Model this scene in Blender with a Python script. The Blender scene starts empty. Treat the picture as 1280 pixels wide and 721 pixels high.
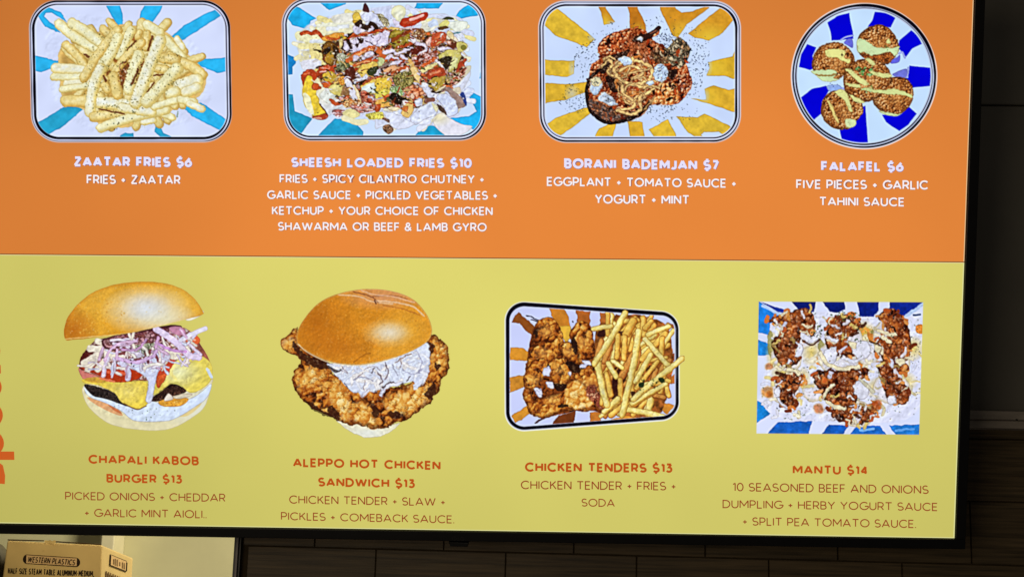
import bpy, bmesh, math, random
import numpy as np
from mathutils import Vector, Matrix

# ---------------------------------------------------------------- camera, world, lamps, exposure
sc = bpy.context.scene
col = sc.collection
FPX, CX, CY = 1900., 640., 360.5            # the photograph is 1280 x 721
CAM = Vector((0, 0, 1.5))
pitch, roll, yaw = math.radians(12), .028, math.radians(3.2)
MC = Matrix.Rotation(yaw, 3, 'Z') @ Matrix.Rotation(math.radians(90) + pitch, 3, 'X') @ Matrix.Rotation(roll, 3, 'Z')
cd = bpy.data.cameras.new('camera'); cam = bpy.data.objects.new('camera', cd); col.objects.link(cam)
cam.matrix_world = Matrix.Translation(CAM) @ MC.to_4x4()
cd.sensor_fit = 'HORIZONTAL'; cd.sensor_width = 36; cd.lens = 36 * FPX / 1280; cd.clip_end = 100; cd.clip_start = .05
sc.camera = cam
w = bpy.data.worlds.new('World'); sc.world = w; w.use_nodes = True
w.node_tree.nodes['Background'].inputs[0].default_value = (.9, .8, .65, 1)
w.node_tree.nodes['Background'].inputs[1].default_value = .035
sc.view_settings.view_transform = 'Standard'; sc.view_settings.look = 'None'; sc.view_settings.exposure = 0; sc.view_settings.gamma = 1

def lamp(name, loc, aim, size, power, colour):
    d = bpy.data.lights.new(name, 'AREA'); d.energy = power; d.size = size; d.color = colour
    o = bpy.data.objects.new(name, d); col.objects.link(o); o.location = loc
    o.rotation_euler = (Vector(aim) - Vector(loc)).to_track_quat('-Z', 'Y').to_euler(); return o

lamp('kitchen_ceiling_lamp', (.25, 3.7, 3.2), (-1.2, 5.2, 2.3), 0.5, 92, (1, .9, .66))
lamp('kitchen_front_lamp', (-.9, 2.75, 1.75), (-1.2, 3.9, 2.3), .3, 3.0, (1, .84, .56))
lamp('added_wall_fill', (-1.0, -.6, 1.45), (-.1, 2.3, 1.45), 1.2, 9, (1, .84, .6))  # added fill behind the camera, brightens the wall below the television

# ---------------------------------------------------------------- from photograph pixels to places
def ray(px, py): return MC @ Vector(((px - CX) / FPX, -(py - CY) / FPX, -1))
def at(px, py, dist): return CAM + ray(px, py) * dist                # dist metres along the view axis
def on_wall(px, py, y):
    r = ray(px, py); return CAM + r * (y / r.y)
# the television leans forward a little off the wall: its plane in the camera's frame (x right, y down, z ahead)
RT = np.array([[.99911512, -.00482715, .04178119], [.00911668, .99462987, -.1030937], [-.04105917, .10338338, .99379375]])
PT = np.array([0, 0, 2.1])
F2 = np.diag([1., -1., -1.])
MCn = np.array(MC)
tv_rot = MCn @ F2 @ RT @ F2                                         # local x right, y up, z out of the screen
tv_loc = np.array(CAM) + MCn @ F2 @ PT
TVM = Matrix([list(tv_rot[i]) + [tv_loc[i]] for i in range(3)] + [[0, 0, 0, 1]])
def scr(X, Y):
    """photograph pixel(s) -> metres on the screen's plane"""
    X = np.asarray(X, float); Y = np.asarray(Y, float)
    d = np.stack([(X - CX) / FPX, (Y - CY) / FPX, np.ones_like(X)], -1)
    n = RT[:, 2]; t = (PT @ n) / (d @ n)
    q = d * t[..., None] - PT
    return np.stack([q @ RT[:, 0], -(q @ RT[:, 1])], -1)

# ---------------------------------------------------------------- materials
def lin(c):
    c = np.asarray(c, float) / 255.; return np.where(c <= .04045, c / 12.92, ((c + .055) / 1.055) ** 2.4)
def l4(c): return tuple(lin(c)) + (1.,)
def mat(name, base, rough=.5, spec=.5, noise=0., scale=20., stretch=(1, 1, 1), bump=0., metal=0., coord='Object'):
    m = bpy.data.materials.new(name); m.use_nodes = True; nt = m.node_tree; b = nt.nodes['Principled BSDF']
    b.inputs['Base Color'].default_value = tuple(base) + (1,); b.inputs['Roughness'].default_value = rough; b.inputs['Specular IOR Level'].default_value = spec; b.inputs['Metallic'].default_value = metal
    if noise or bump:
        tc = nt.nodes.new('ShaderNodeTexCoord'); mp = nt.nodes.new('ShaderNodeMapping'); mp.inputs['Scale'].default_value = stretch
        nz = nt.nodes.new('ShaderNodeTexNoise'); nz.inputs['Scale'].default_value = scale; nz.inputs['Detail'].default_value = 6
        nt.links.new(tc.outputs[coord], mp.inputs[0]); nt.links.new(mp.outputs[0], nz.inputs['Vector'])
        if noise:
            rp = nt.nodes.new('ShaderNodeValToRGB'); rp.color_ramp.elements[0].position = .3; rp.color_ramp.elements[1].position = .7
            rp.color_ramp.elements[0].color = tuple(c * (1 - noise) for c in base) + (1,); rp.color_ramp.elements[1].color = tuple(min(1, c * (1 + noise)) for c in base) + (1,)
            nt.links.new(nz.outputs['Fac'], rp.inputs[0]); nt.links.new(rp.outputs[0], b.inputs['Base Color'])
        if bump:
            bp = nt.nodes.new('ShaderNodeBump'); bp.inputs['Strength'].default_value = bump; bp.inputs['Distance'].default_value = .002
            nt.links.new(nz.outputs['Fac'], bp.inputs['Height']); nt.links.new(bp.outputs[0], b.inputs['Normal'])
    return m
def lit(name, rgb, even=True, sample=True):
    """a lit area of the display; even=False gives the panel its patchy backlight"""
    m = bpy.data.materials.new(name); m.use_nodes = True; nt = m.node_tree; nt.nodes.clear()
    o = nt.nodes.new('ShaderNodeOutputMaterial'); e = nt.nodes.new('ShaderNodeEmission'); e.inputs[0].default_value = l4(rgb)
    nt.links.new(e.outputs[0], o.inputs[0])
    if not even:
        tc = nt.nodes.new('ShaderNodeTexCoord'); sx = nt.nodes.new('ShaderNodeSeparateXYZ'); nt.links.new(tc.outputs['Object'], sx.inputs[0])
        def rng(out, a, b, lo, hi):
            r = nt.nodes.new('ShaderNodeMapRange'); r.interpolation_type = 'SMOOTHSTEP'
            r.inputs[1].default_value = a; r.inputs[2].default_value = b; r.inputs[3].default_value = lo; r.inputs[4].default_value = hi
            nt.links.new(out, r.inputs[0]); return r.outputs[0]
        def mul(a, b):
            k = nt.nodes.new('ShaderNodeMath'); k.operation = 'MULTIPLY'; nt.links.new(a, k.inputs[0]); nt.links.new(b, k.inputs[1]); return k.outputs[0]
        nz = nt.nodes.new('ShaderNodeTexNoise'); nz.inputs['Scale'].default_value = 3.2; nz.inputs['Detail'].default_value = 2; nt.links.new(tc.outputs['Object'], nz.inputs['Vector'])
        v = mul(rng(sx.outputs[0], -.74, -.2, EVEN[0], 1.), rng(sx.outputs[0], .2, .62, 1., EVEN[1]))
        v = mul(v, rng(sx.outputs[1], -.34, -.06, EVEN[2], 1.)); v = mul(v, rng(sx.outputs[1], .15, .43, 1., EVEN[3]))
        v = mul(v, rng(nz.outputs['Fac'], .2, .8, .96, 1.04)); nt.links.new(v, e.inputs[1])
    if not sample: m.cycles.emission_sampling = 'NONE'
    return m
EVEN = (.82, .93, .86, .86)
def painted(name):
    """the picture itself: a colour per point of a dense flat sheet, shown by the lit display"""
    m = bpy.data.materials.new(name); m.use_nodes = True; nt = m.node_tree; nt.nodes.clear()
    o = nt.nodes.new('ShaderNodeOutputMaterial'); e = nt.nodes.new('ShaderNodeEmission'); a = nt.nodes.new('ShaderNodeAttribute'); a.attribute_name = 'paint'
    t = nt.nodes.new('ShaderNodeBsdfTransparent'); x = nt.nodes.new('ShaderNodeMixShader')
    nt.links.new(a.outputs['Color'], e.inputs[0]); nt.links.new(a.outputs['Alpha'], x.inputs[0]); nt.links.new(t.outputs[0], x.inputs[1]); nt.links.new(e.outputs[0], x.inputs[2]); nt.links.new(x.outputs[0], o.inputs[0])
    m.cycles.emission_sampling = 'NONE'; return m

# ---------------------------------------------------------------- mesh helpers
def obj(name, verts, faces, m, parent=None, smooth=False):
    me = bpy.data.meshes.new(name); me.from_pydata([tuple(v) for v in verts], [], [tuple(f) for f in faces])
    for k in (m if isinstance(m, (list, tuple)) else [m]): me.materials.append(k)
    o = bpy.data.objects.new(name, me); col.objects.link(o)
    if parent is not None: o.parent = parent
    if smooth: me.polygons.foreach_set('use_smooth', [True] * len(me.polygons))
    me.update(); return o
def tag(o, label=None, cat=None, kind=None, group=None):
    for k, v in (('label', label), ('category', cat), ('kind', kind), ('group', group)):
        if v: o[k] = v
    return o
class MB:
    """collects boxes, ribbons and sheets into one mesh"""
    def __init__(s): s.v, s.f, s.mi = [], [], []
    def add(s, v, f, mi=0):
        n = len(s.v); s.v += [tuple(p) for p in v]; s.f += [tuple(i + n for i in q) for q in f]; s.mi += [mi] * len(f)
    def box(s, x0, x1, y0, y1, z0, z1, mi=0):
        s.add([(x, y, z) for z in (z0, z1) for y in (y0, y1) for x in (x0, x1)], [(0, 2, 3, 1), (4, 5, 7, 6), (0, 1, 5, 4), (2, 6, 7, 3), (0, 4, 6, 2), (1, 3, 7, 5)], mi)
    def hexa(s, p, mi=0): s.add(p, [(0, 1, 2, 3), (7, 6, 5, 4), (0, 4, 5, 1), (1, 5, 6, 2), (2, 6, 7, 3), (3, 7, 4, 0)], mi)
    def build(s, name, m, parent=None, bevel=0., seg=2):
        o = obj(name, s.v, s.f, m, parent); o.data.polygons.foreach_set('material_index', s.mi)
        bm = bmesh.new(); bm.from_mesh(o.data); bmesh.ops.recalc_face_normals(bm, faces=bm.faces)
        if bevel: bmesh.ops.bevel(bm, geom=list(bm.edges), offset=bevel, segments=seg, affect='EDGES', profile=.5)
        bm.to_mesh(o.data); bm.free(); o.data.update(); return o

# ---------------------------------------------------------------- lettering: a round, even-stroked alphabet drawn as ribbons
def arc(cx, cy, rx, ry, a0, a1, n=None):
    n = n or max(4, int(abs(a1 - a0) / 12))
    return [(cx + rx * math.cos(math.radians(a0 + (a1 - a0) * i / n)), cy + ry * math.sin(math.radians(a0 + (a1 - a0) * i / n))) for i in range(n + 1)]
def es(x): return arc(.30 * x, .735, .29 * x, .265, 38, 262)[:-1] + arc(.30 * x, .245, .32 * x, .245, 90, -148)[1:]
GL = {   # skeletons in a box one unit high: (width, strokes)
    'A': (.86, [[(0, 0), (.43, 1), (.86, 0)], [(.14, .28), (.72, .28)]]), 'B': (.60, [[(0, 0), (0, 1), (.32, 1)] + arc(.32, .76, .24, .24, 90, -90) + [(.0, .52)], [(0, 0), (.36, 0)] + arc(.34, .26, .26, .26, -90, 90) + [(.3, .52)]]),
    'C': (.86, [arc(.5, .5, .5, .5, 44, 316)]), 'D': (.78, [[(0, 0), (0, 1), (.28, 1)] + arc(.28, .5, .5, .5, 90, -90) + [(0, 0)]]), 'E': (.54, [[(.54, 1), (0, 1), (0, 0), (.54, 0)], [(0, .51), (.49, .51)]]),
    'F': (.52, [[(.52, 1), (0, 1), (0, 0)], [(0, .48), (.47, .48)]]), 'G': (.90, [arc(.5, .5, .5, .5, 46, 350) + [(.99, .46)], [(.56, .46), (.99, .46)]]), 'H': (.70, [[(0, 0), (0, 1)], [(.70, 0), (.70, 1)], [(0, .51), (.70, .51)]]),
    'I': (.0, [[(0, 0), (0, 1)]]), 'J': (.42, [[(.42, 1), (.42, .27)] + arc(.17, .25, .25, .25, 0, -140)]), 'K': (.62, [[(0, 0), (0, 1)], [(.60, 1), (.06, .44)], [(.22, .6), (.64, 0)]]), 'L': (.50, [[(0, 1), (0, 0), (.50, 0)]]),
    'M': (.92, [[(0, 0), (0, 1), (.46, .3), (.92, 1), (.92, 0)]]), 'N': (.74, [[(0, 0), (0, 1), (.74, 0), (.74, 1)]]), 'O': (1., [arc(.5, .5, .5, .5, 90, 450)]), 'P': (.60, [[(0, 0), (0, 1), (.32, 1)] + arc(.32, .71, .28, .29, 90, -90) + [(0, .42)]]),
    'R': (.62, [[(0, 0), (0, 1), (.32, 1)] + arc(.32, .71, .28, .29, 90, -90) + [(0, .42)], [(.34, .42), (.62, 0)]]), 'S': (.60, [es(1)]), 'T': (.72, [[(0, 1), (.72, 1)], [(.36, 1), (.36, 0)]]),
    'U': (.70, [[(0, 1), (0, .36)] + arc(.35, .35, .35, .35, 180, 360) + [(.70, 1)]]), 'V': (.82, [[(0, 1), (.41, 0), (.82, 1)]]), 'W': (1.22, [[(0, 1), (.31, 0), (.61, .95), (.91, 0), (1.22, 1)]]), 'X': (.7, [[(0, 0), (.7, 1)], [(0, 1), (.7, 0)]]),
    'Y': (.74, [[(0, 1), (.37, .46), (.74, 1)], [(.37, .46), (.37, 0)]]), 'Z': (.68, [[(.02, 1), (.68, 1), (0, 0), (.68, 0)]]), ' ': (.22, []), '.': (.0, [[(0, -.04), (0, .08)]]), ',': (.05, [[(.06, .1), (.0, -.16)]]), '-': (.3, [[(0, .42), (.3, .42)]]),
    '+': (.44, [[(0, .42), (.44, .42)], [(.22, .19), (.22, .65)]]), '&': (.74, [[(.74, 0), (.2, .62)] + arc(.34, .78, .2, .22, 215, -35) + arc(.28, .26, .28, .26, 110, 330) + [(.7, .46)]]),
    '$': (.60, [es(1), [(.30, -.3), (.30, .1)], [(.30, .9), (.30, 1.3)]]), '0': (.66, [arc(.33, .5, .33, .5, 90, 450)]), '1': (.24, [[(0, .84), (.24, 1), (.24, 0)]]), '3': (.56, [[(.02, 1), (.52, 1), (.26, .6)] + arc(.26, .3, .29, .3, 90, -150)]),
    '4': (.64, [[(.48, 0), (.48, 1), (0, .26), (.64, .26)]]), '6': (.62, [[(.48, 1), (.1, .5)] + arc(.31, .31, .31, .31, 140, -220)]), '7': (.56, [[(0, 1), (.56, 1), (.16, 0)]])}

def ribbon(P, w):
    """outline strip of a polyline with mitred joins and square ends"""
    Q = [P[0]]
    for p in P[1:]:
        if math.hypot(p[0] - Q[-1][0], p[1] - Q[-1][1]) > 1e-6: Q.append(p)
    closed = math.hypot(Q[0][0] - Q[-1][0], Q[0][1] - Q[-1][1]) < 1e-4 and len(Q) > 3
    if closed: Q = Q[:-1]
    n = len(Q); L, R = [], []
    for i in range(n):
        a = Q[i - 1] if (i > 0 or closed) else None; c = Q[(i + 1) % n] if (i < n - 1 or closed) else None; b = Q[i]
        def nrm(p, q):
            d = math.hypot(q[0] - p[0], q[1] - p[1]); return (-(q[1] - p[1]) / d, (q[0] - p[0]) / d)
        n1 = nrm(a, b) if a else nrm(b, c); n2 = nrm(b, c) if c else n1
        mx, my = n1[0] + n2[0], n1[1] + n2[1]; k = mx * mx + my * my
        s = min(2.2, 2 / k) if k > 1e-6 else 1.
        mx *= s * w / 2; my *= s * w / 2
        L.append((b[0] + mx, b[1] + my)); R.append((b[0] - mx, b[1] - my))
    v = L + R; f = [(i, n + i, n + (i + 1) % n, (i + 1) % n) for i in range(n if closed else n - 1)]
    return v, f

def pieces(P):
    """cut a skeleton at its sharp corners, so that each piece is a clean ribbon"""
    out, cur = [], [P[0]]
    for i in range(1, len(P) - 1):
        cur.append(P[i]); a, b, c = P[i - 1], P[i], P[i + 1]
        u = (b[0] - a[0], b[1] - a[1]); v = (c[0] - b[0], c[1] - b[1]); q = math.hypot(*u) * math.hypot(*v)
        if q > 1e-9 and (u[0] * v[0] + u[1] * v[1]) / q < -.35: out.append(cur); cur = [P[i]]
    out.append(cur + [P[-1]]); return out
def write(mb, text, x0, x1, yt, yb0, yb1, sw, place, lift, mi=0, slant=0., dx=0., dy=0., narrow=None):
    """lay text between pixel columns x0 and x1, cap height from yt down to the baseline yb0 (yb1 at its right end)"""
    cap = yb0 - yt; s = sw
    nat = sum(GL[c][0] * (1 - s) + s for c in text); gaps = len(text) - 1
    want = (x1 - x0) / cap; tr0 = .15 - s * .35
    k = (want - tr0 * gaps) / nat; k = min(1.4, max(.4, k)) if narrow is None else narrow
    tr = (want - k * nat) / max(1, gaps)
    x = 0
    for i, c in enumerate(text):
        gw, strokes = GL[c]
        for j, st in enumerate(strokes):
            P = [(x + k * (s / 2 + a * (1 - s)) if gw else x + k * s / 2, s / 2 + b * (1 - s)) for a, b in st]
            for h, pc in enumerate(pieces(P)):
                v, f = ribbon(pc, s * (1 if k > .9 else k ** .4))
                pts = []
                for a, b in v:
                    t = a / want; pts.append((x0 + (a + slant * b) * cap + dx, yb0 + (yb1 - yb0) * t - b * cap + dy))
                mb.add(place(pts, lift + .000012 * (j + 3 * (i % 2) + h * 1.7)), f, mi)
        x += k * (gw * (1 - s) + s) + tr
def on_screen(pts, z):
    p = scr([a for a, b in pts], [b for a, b in pts]); return [(q[0], q[1], z) for q in p]
ORANGE, YELLOW = (233, 137, 61), (223, 214, 112)
# ---------------------------------------------------------------- the setting
YW = 2.28                                    # the tiled wall stands at this y
def wp(px, py, y=None): return on_wall(px, py, YW if y is None else y)
m_tile = mat('wood_look_tile', (.11, .075, .038), .5, .4, .55, 9., (1.2, 1, 34), .25)
m_grout = mat('grout', (.06, .042, .022), .9, .2, .3, 60)
m_panel = mat('grey_panel_paint', (.24, .225, .20), .6, .3, .25, 3.)
m_trim = mat('ledge_paint', (.42, .37, .33), .5, .4, .3, 12., (1, 1, 6))
m_black = mat('black_metal', (.012, .011, .010), .4, .5, .2, 30)
m_edge = mat('grey_metal_edge', (.12, .105, .11), .35, .5, .2, 40, metal=.3)
m_plaster = mat('cream_plaster', (.60, .57, .35), .85, .2, .10, 4., bump=.2)
m_post = mat('cream_post_paint', (.74, .68, .46), .7, .3, .08, 8.)

L = wp(640, 690); row_h, tile_w = wp(640, 690).z - wp(640, 769).z, (wp(961, 700).x - wp(632, 700).x) / 2
jamb = wp(299.5, 690).x; open_top = wp(200, 640).z; ledge_z0 = wp(1240, 527).z; ledge_z1 = wp(1240, 515.5).z
ref = wp(632, 700).x                          # a joint of the row below the line
mb = MB(); rnd = random.Random(4)
def tile_rows():
    for r in range(-9, 12):
        z0 = L.z + r * row_h; z1 = z0 + row_h
        if z0 > ledge_z0 + .02: break
        for c in range(-12, 14):
            x0 = ref + c * tile_w + (0 if r % 2 else -tile_w * .48); x1 = x0 + tile_w
            a0, a1, b0, b1 = x0, x1, z0, z1
            if b0 < open_top:
                if a1 <= jamb + .004: continue
                a0 = max(a0, jamb + .004)
            if b1 > ledge_z0 - .001: b1 = ledge_z0 - .001
            if a1 - a0 < .01 or b1 - b0 < .01: continue
            g = .0005; t = .0012 * rnd.random()
            e = .0008; y = YW + .0015 - t
            mb.add([(a0 + g, y + .006, b0 + g), (a1 - g, y + .006, b0 + g), (a1 - g, y + .006, b1 - g), (a0 + g, y + .006, b1 - g), (a0 + g + e, y, b0 + g + e), (a1 - g - e, y, b0 + g + e), (a1 - g - e, y, b1 - g - e), (a0 + g + e, y, b1 - g - e)],
                   [(4, 5, 6, 7), (0, 1, 5, 4), (1, 2, 6, 5), (2, 3, 7, 6), (3, 0, 4, 7)], 0)
tile_rows()
mb.box(jamb + .003, 3, YW + .0045, YW + .12, L.z - 9 * row_h, ledge_z0 - .002, 1)
mb.box(-3, jamb + .003, YW + .0045, YW + .12, open_top, ledge_z0 - .002, 1)
tag(mb.build('tile_wall', [m_tile, m_grout]), 'dark brown wood-look tiled wall behind and below the menu television', 'wall', 'structure')
# the trim round the serving opening
mb = MB(); xe = wp(294.5, 690).x
mb.box(xe, xe + .0035, YW - .012, YW + .13, 0, open_top, 0); mb.box(xe + .0035, xe + .0062, YW - .014, YW + .13, 0, open_top, 1); mb.box(xe + .0062, jamb + .003, YW - .008, YW + .13, 0, open_top, 0); mb.box(-3, jamb + .003, YW - .008, YW + .125, open_top - .006, open_top - .001, 0)
tag(mb.build('opening_trim', [m_black, m_edge]), 'thin black metal trim on the edge of the serving opening', 'trim', 'structure')
# upper wall on the right: painted panels over a ledge
mb = MB(); seam = wp(1250, 134.5).z
mb.box(-3, 3, YW - .01, YW + .1, ledge_z1 + .0005, seam - .0012); mb.box(-3, 3, YW - .0125, YW + .1, seam + .0012, seam + 1.6)
tag(mb.build('upper_wall', m_panel, None, .0012, 1), 'dark grey painted upper wall with one seam beside the television', 'wall', 'structure')
mb = MB(); mb.box(-3, 3, YW - .03, YW + .1, ledge_z0, ledge_z1 - .001); mb.box(-3, 3, YW - .022, YW + .1, ledge_z0 - .012, ledge_z0 - .0005)
tag(mb.build('wall_ledge', m_trim, None, .0015, 2), 'narrow grey-brown ledge on the wall right of the television', 'ledge', 'structure')
o = obj('screw', [], [], m_black); bm = bmesh.new(); bmesh.ops.create_uvsphere(bm, u_segments=12, v_segments=8, radius=.0016); bm.to_mesh(o.data); bm.free()
p = wp(1271, 524.5, YW - .03); o.location = p; tag(o, 'small dark screw head in the ledge on the right', 'screw')
# kitchen seen through the opening
YB = 5.4; mb = MB(); mb.box(-5, 2.5, YB, YB + .1, 0, 5)
tag(mb.build('kitchen_wall', m_plaster), 'cream plastered kitchen wall seen through the serving opening', 'wall', 'structure')
a, b = wp(125, 690, YB - .12).x, wp(141.5, 690, YB - .12).x; mb = MB(); mb.box(a, b, YB - .12, YB - .001, 0, 4.6); mb.box(a - .028, a - .001, YB - .05, YB - .002, 0, 4.6)
tag(mb.build('wall_post', m_post, None, .004, 2), 'pale square post standing on the kitchen wall behind the box', 'post')

# ---------------------------------------------------------------- the cardboard box on its shelf
m_card = mat('cardboard', (.58, .42, .17), .85, .15, .10, 14., (1, 1, 1), .15)
m_cardl = mat('cardboard_lit_side', (.62, .46, .20), .85, .15, .08, 14., (1, 1, 1), .15)  # lighter copy of the cardboard: light on the box's side put into the colour
m_ink = mat('printing_ink', (.022, .013, .008), .8, .1, .3, 60); m_ink2 = mat('worn_printing_ink', (.16, .095, .04), .8, .1, .3, 90); m_light = mat('bare_label_board', (.60, .40, .19), .85, .1, .1, 30)
m_tape = mat('packing_tape', (.72, .52, .20), .25, .6, .3, 60)
ZF, ZB = 3.3, 3.62
FTL, FTR, FBR, FBL = at(8.8, 675, ZF), at(127.6, 680.6, ZF), at(124.6, 800, ZF), at(-7, 800, ZF)
BTR, BBR = at(166.3, 696.8, ZB), at(160, 808, ZB); BTL, BBL = FTL + (BTR - FTR), FBL + (BBR - FBR)
mb = MB(); mb.hexa([FTL, FTR, FBR, FBL, BTL, BTR, BBR, BBL])
box = mb.build('cardboard_box', [m_card, m_cardl], None, .004, 3)
tag(box, 'brown cardboard box of foil pans printed on its front, below the television', 'box')
fn = ((FTR - FTL).cross(FBL - FTL)).normalized(); fn = fn if fn.y < 0 else -fn
sn = ((BTR - FTR).cross(FBR - FTR)).normalized(); sn = sn if sn.x > 0 else -sn
for pl in box.data.polygons:
    if pl.normal.dot(sn) > .8: pl.material_index = 1
def on_plane(org, nrm):
    def f(pts, z):
        out = []
        for px, py in pts:
            r = ray(px, py); t = (org - CAM).dot(nrm) / r.dot(nrm); out.append(CAM + r * t + nrm * z)
        return out
    return f
front, side = on_plane(FTL, fn), on_plane(FTR, sn)
def sheet(mb, pl, pts, z, mi=0): mb.add(pl(pts, z), [tuple(range(len(pts)))], mi)
mb = MB()
def stadium(x0, y0, x1, y1, h, grow=0.):
    out = []; s = (y1 - y0) / (x1 - x0); r = h / 2 + grow
    for a in range(90, 271, 15): out.append((x0 + r * math.cos(math.radians(a)) * .9, y0 - r * math.sin(math.radians(a))))
    for a in range(-90, 91, 15): out.append((x1 + r * math.cos(math.radians(a)) * .9, y1 - r * math.sin(math.radians(a))))
    return out
sheet(mb, front, stadium(34, 698.3, 95, 702.2, 10.6, .6), .0006, 0); sheet(mb, front, [(33.3, 693.2), (96.3, 697.2), (95.8, 706.8), (32.9, 703.2)], .0012, 1)
write(mb, 'WESTERN PLASTICS', 34.6, 93.3, 694.6, 702, 706, .18, front, .0018, 0, .22)
bd = mb.build('brand_badge', [m_ink, m_light], box)
mb = MB(); write(mb, 'HALF SIZE STEAM TABLE ALUMINUM-MEDIUM,', 10.2, 117.5, 708.6, 716.6, 720.4, .2, front, .0012, 0, .05); mb.build('front_lettering', m_ink, box)
mb = MB(); sheet(mb, side, [(137, 692.0), (158.2, 700.6), (157.6, 714.3), (136.6, 706.2)], .0008, 0); sheet(mb, side, [(137.8, 693.2), (157.6, 701.3), (157.1, 713.0), (137.3, 705.4)], .0014, 1)
sheet(mb, side, [(137.2, 693.5), (138.0, 694), (137.5, 705.5), (136.7, 705)], .002, 0); sheet(mb, side, [(156.9, 702), (158.4, 702.6), (157.8, 713.5), (156.4, 713)], .002, 0)
for x, y, h in ((140.5, 698, 6.5), (142.6, 697.6, 8.2), (145, 698.6, 8), (148.2, 701.5, 5), (151.5, 702, 7.5), (153.8, 703, 7.4)): sheet(mb, side, [(x, y), (x + 1.3, y + .5), (x + 1.2, y + h + .5), (x - .1, y + h)], .002, 2)
for x in (131.5, 134.2, 136.8, 140, 142.6, 145.4, 148): sheet(mb, side, [(x, 712.6 + (x - 131) * .42), (x + 1.8, 713.3 + (x - 131) * .42), (x + 1.7, 723 + (x - 131) * .42), (x - .1, 722.5 + (x - 131) * .42)], .001, 2)
tag(mb.build('side_label', [m_ink, m_light, m_ink2], box), 'worn printed label on the side of the box')
mb = MB(); rnd = random.Random(8); up = [(56, 675.5), (58, 674.3), (61, 675), (63, 673.9), (66, 675.6), (68, 674.2), (70.5, 674.8), (70, 677.6), (68.6, 681.2), (67.2, 678.2), (64, 678.8), (60, 677.6), (57.4, 679)]
sheet(mb, front, up, .0035); sheet(mb, front, [(53.5, 686.4), (55.6, 686.2), (56, 688), (54, 688.2)], .0018); sheet(mb, front, [(56.2, 696), (57.8, 696.2), (57.4, 697.6)], .0026); sheet(mb, front, [(56, 706.3), (58.6, 706.6), (57.6, 708.6), (55.8, 708)], .0018)
mb.build('torn_tape', m_tape, box)
mb = MB(); mb.hexa([at(9.6, 673.4, ZF + .004), at(55, 674.6, ZF + .004), at(55, 676, ZF + .004), at(9.6, 675.2, ZF + .004), at(9.6, 673.4, ZF + .1), at(55, 674.6, ZF + .1), at(55, 676, ZF + .1), at(9.6, 675.2, ZF + .1)]); mb.hexa([at(69, 675.6, ZF + .004), at(126.5, 679.6, ZF + .004), at(126.5, 680.6, ZF + .004), at(69, 677.3, ZF + .004), at(69, 675.6, ZF + .1), at(126.5, 679.6, ZF + .1), at(126.5, 680.6, ZF + .1), at(69, 677.3, ZF + .1)])
mb.build('lid_flap', mat('dark_flap_gap', (.06, .035, .015), .9, .1, .3, 40), box)  # solid dark strips drawn for the gap along the top flap edge
# shelf that carries box and pot
m_steel = mat('shelf_steel', (.32, .31, .29), .35, .5, .1, 30, metal=.8)
zs = min(FBL.z, FBR.z, BBR.z, BBL.z)
mb = MB(); mb.box(FBL.x - .9, FBR.x + 1.0, FBL.y - .06, BBR.y + .16, zs - .03, zs - .0005)
tag(mb.build('shelf', m_steel, None, .003, 2), 'steel kitchen shelf carrying the cardboard box', 'shelf')
# the dark rounded pot left of the box
c = at(-40, 740, ZF + .1); r = (at(7.6, 740, ZF + .1) - c).length; top = at(-5, 676, ZF + .1).z
prof = [(.0, top), (r * .55, top), (r * .74, top - .006), (r * .88, top - .018), (r * .97, top - .04), (r, top - .07), (r * 1.0, zs + .02), (r * .96, zs), (0, zs)]
N = 40; V = [(c.x + q * math.cos(2 * math.pi * i / N), c.y + q * math.sin(2 * math.pi * i / N), z) for q, z in prof for i in range(N)]
Fc = [(k * N + i, k * N + (i + 1) % N, (k + 1) * N + (i + 1) % N, (k + 1) * N + i) for k in range(len(prof) - 1) for i in range(N)]
tag(obj('dark_pot', V, Fc, mat('dark_pot_enamel', (.05, .04, .022), .55, .4, .3, 14), None, True), 'dark rounded pot partly seen left of the cardboard box', 'pot')
# ---------------------------------------------------------------- painter: draws the flat pictures shown on the display


def vnoise(X, Y, s, seed):
    """smooth value noise, about 0..1"""
    x = X / s + 37.2 * (seed % 97); y = Y / s + 11.7 * (seed % 89)
    xi = np.floor(x).astype(np.int64); yi = np.floor(y).astype(np.int64)
    fx = x - xi; fy = y - yi
    fx = fx * fx * (3 - 2 * fx); fy = fy * fy * (3 - 2 * fy)
    def h(a, b):
        n = (a * 374761393 + b * 668265263 + seed * 974634777) & 0x7fffffff
        n = ((n ^ (n >> 13)) * 1274126177) & 0x7fffffff
        n = (n ^ (n >> 16)) & 0xffff
        return n / 65535.0
    return (h(xi, yi) * (1 - fx) + h(xi + 1, yi) * fx) * (1 - fy) + (h(xi, yi + 1) * (1 - fx) + h(xi + 1, yi + 1) * fx) * fy

def fbm(X, Y, s, seed, n=3):
    a = 0; w = 1; t = 0
    for k in range(n):
        a = a + w * vnoise(X, Y, s / 2 ** k, seed + 31 * k); t += w; w *= .55
    return a / t

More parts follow.
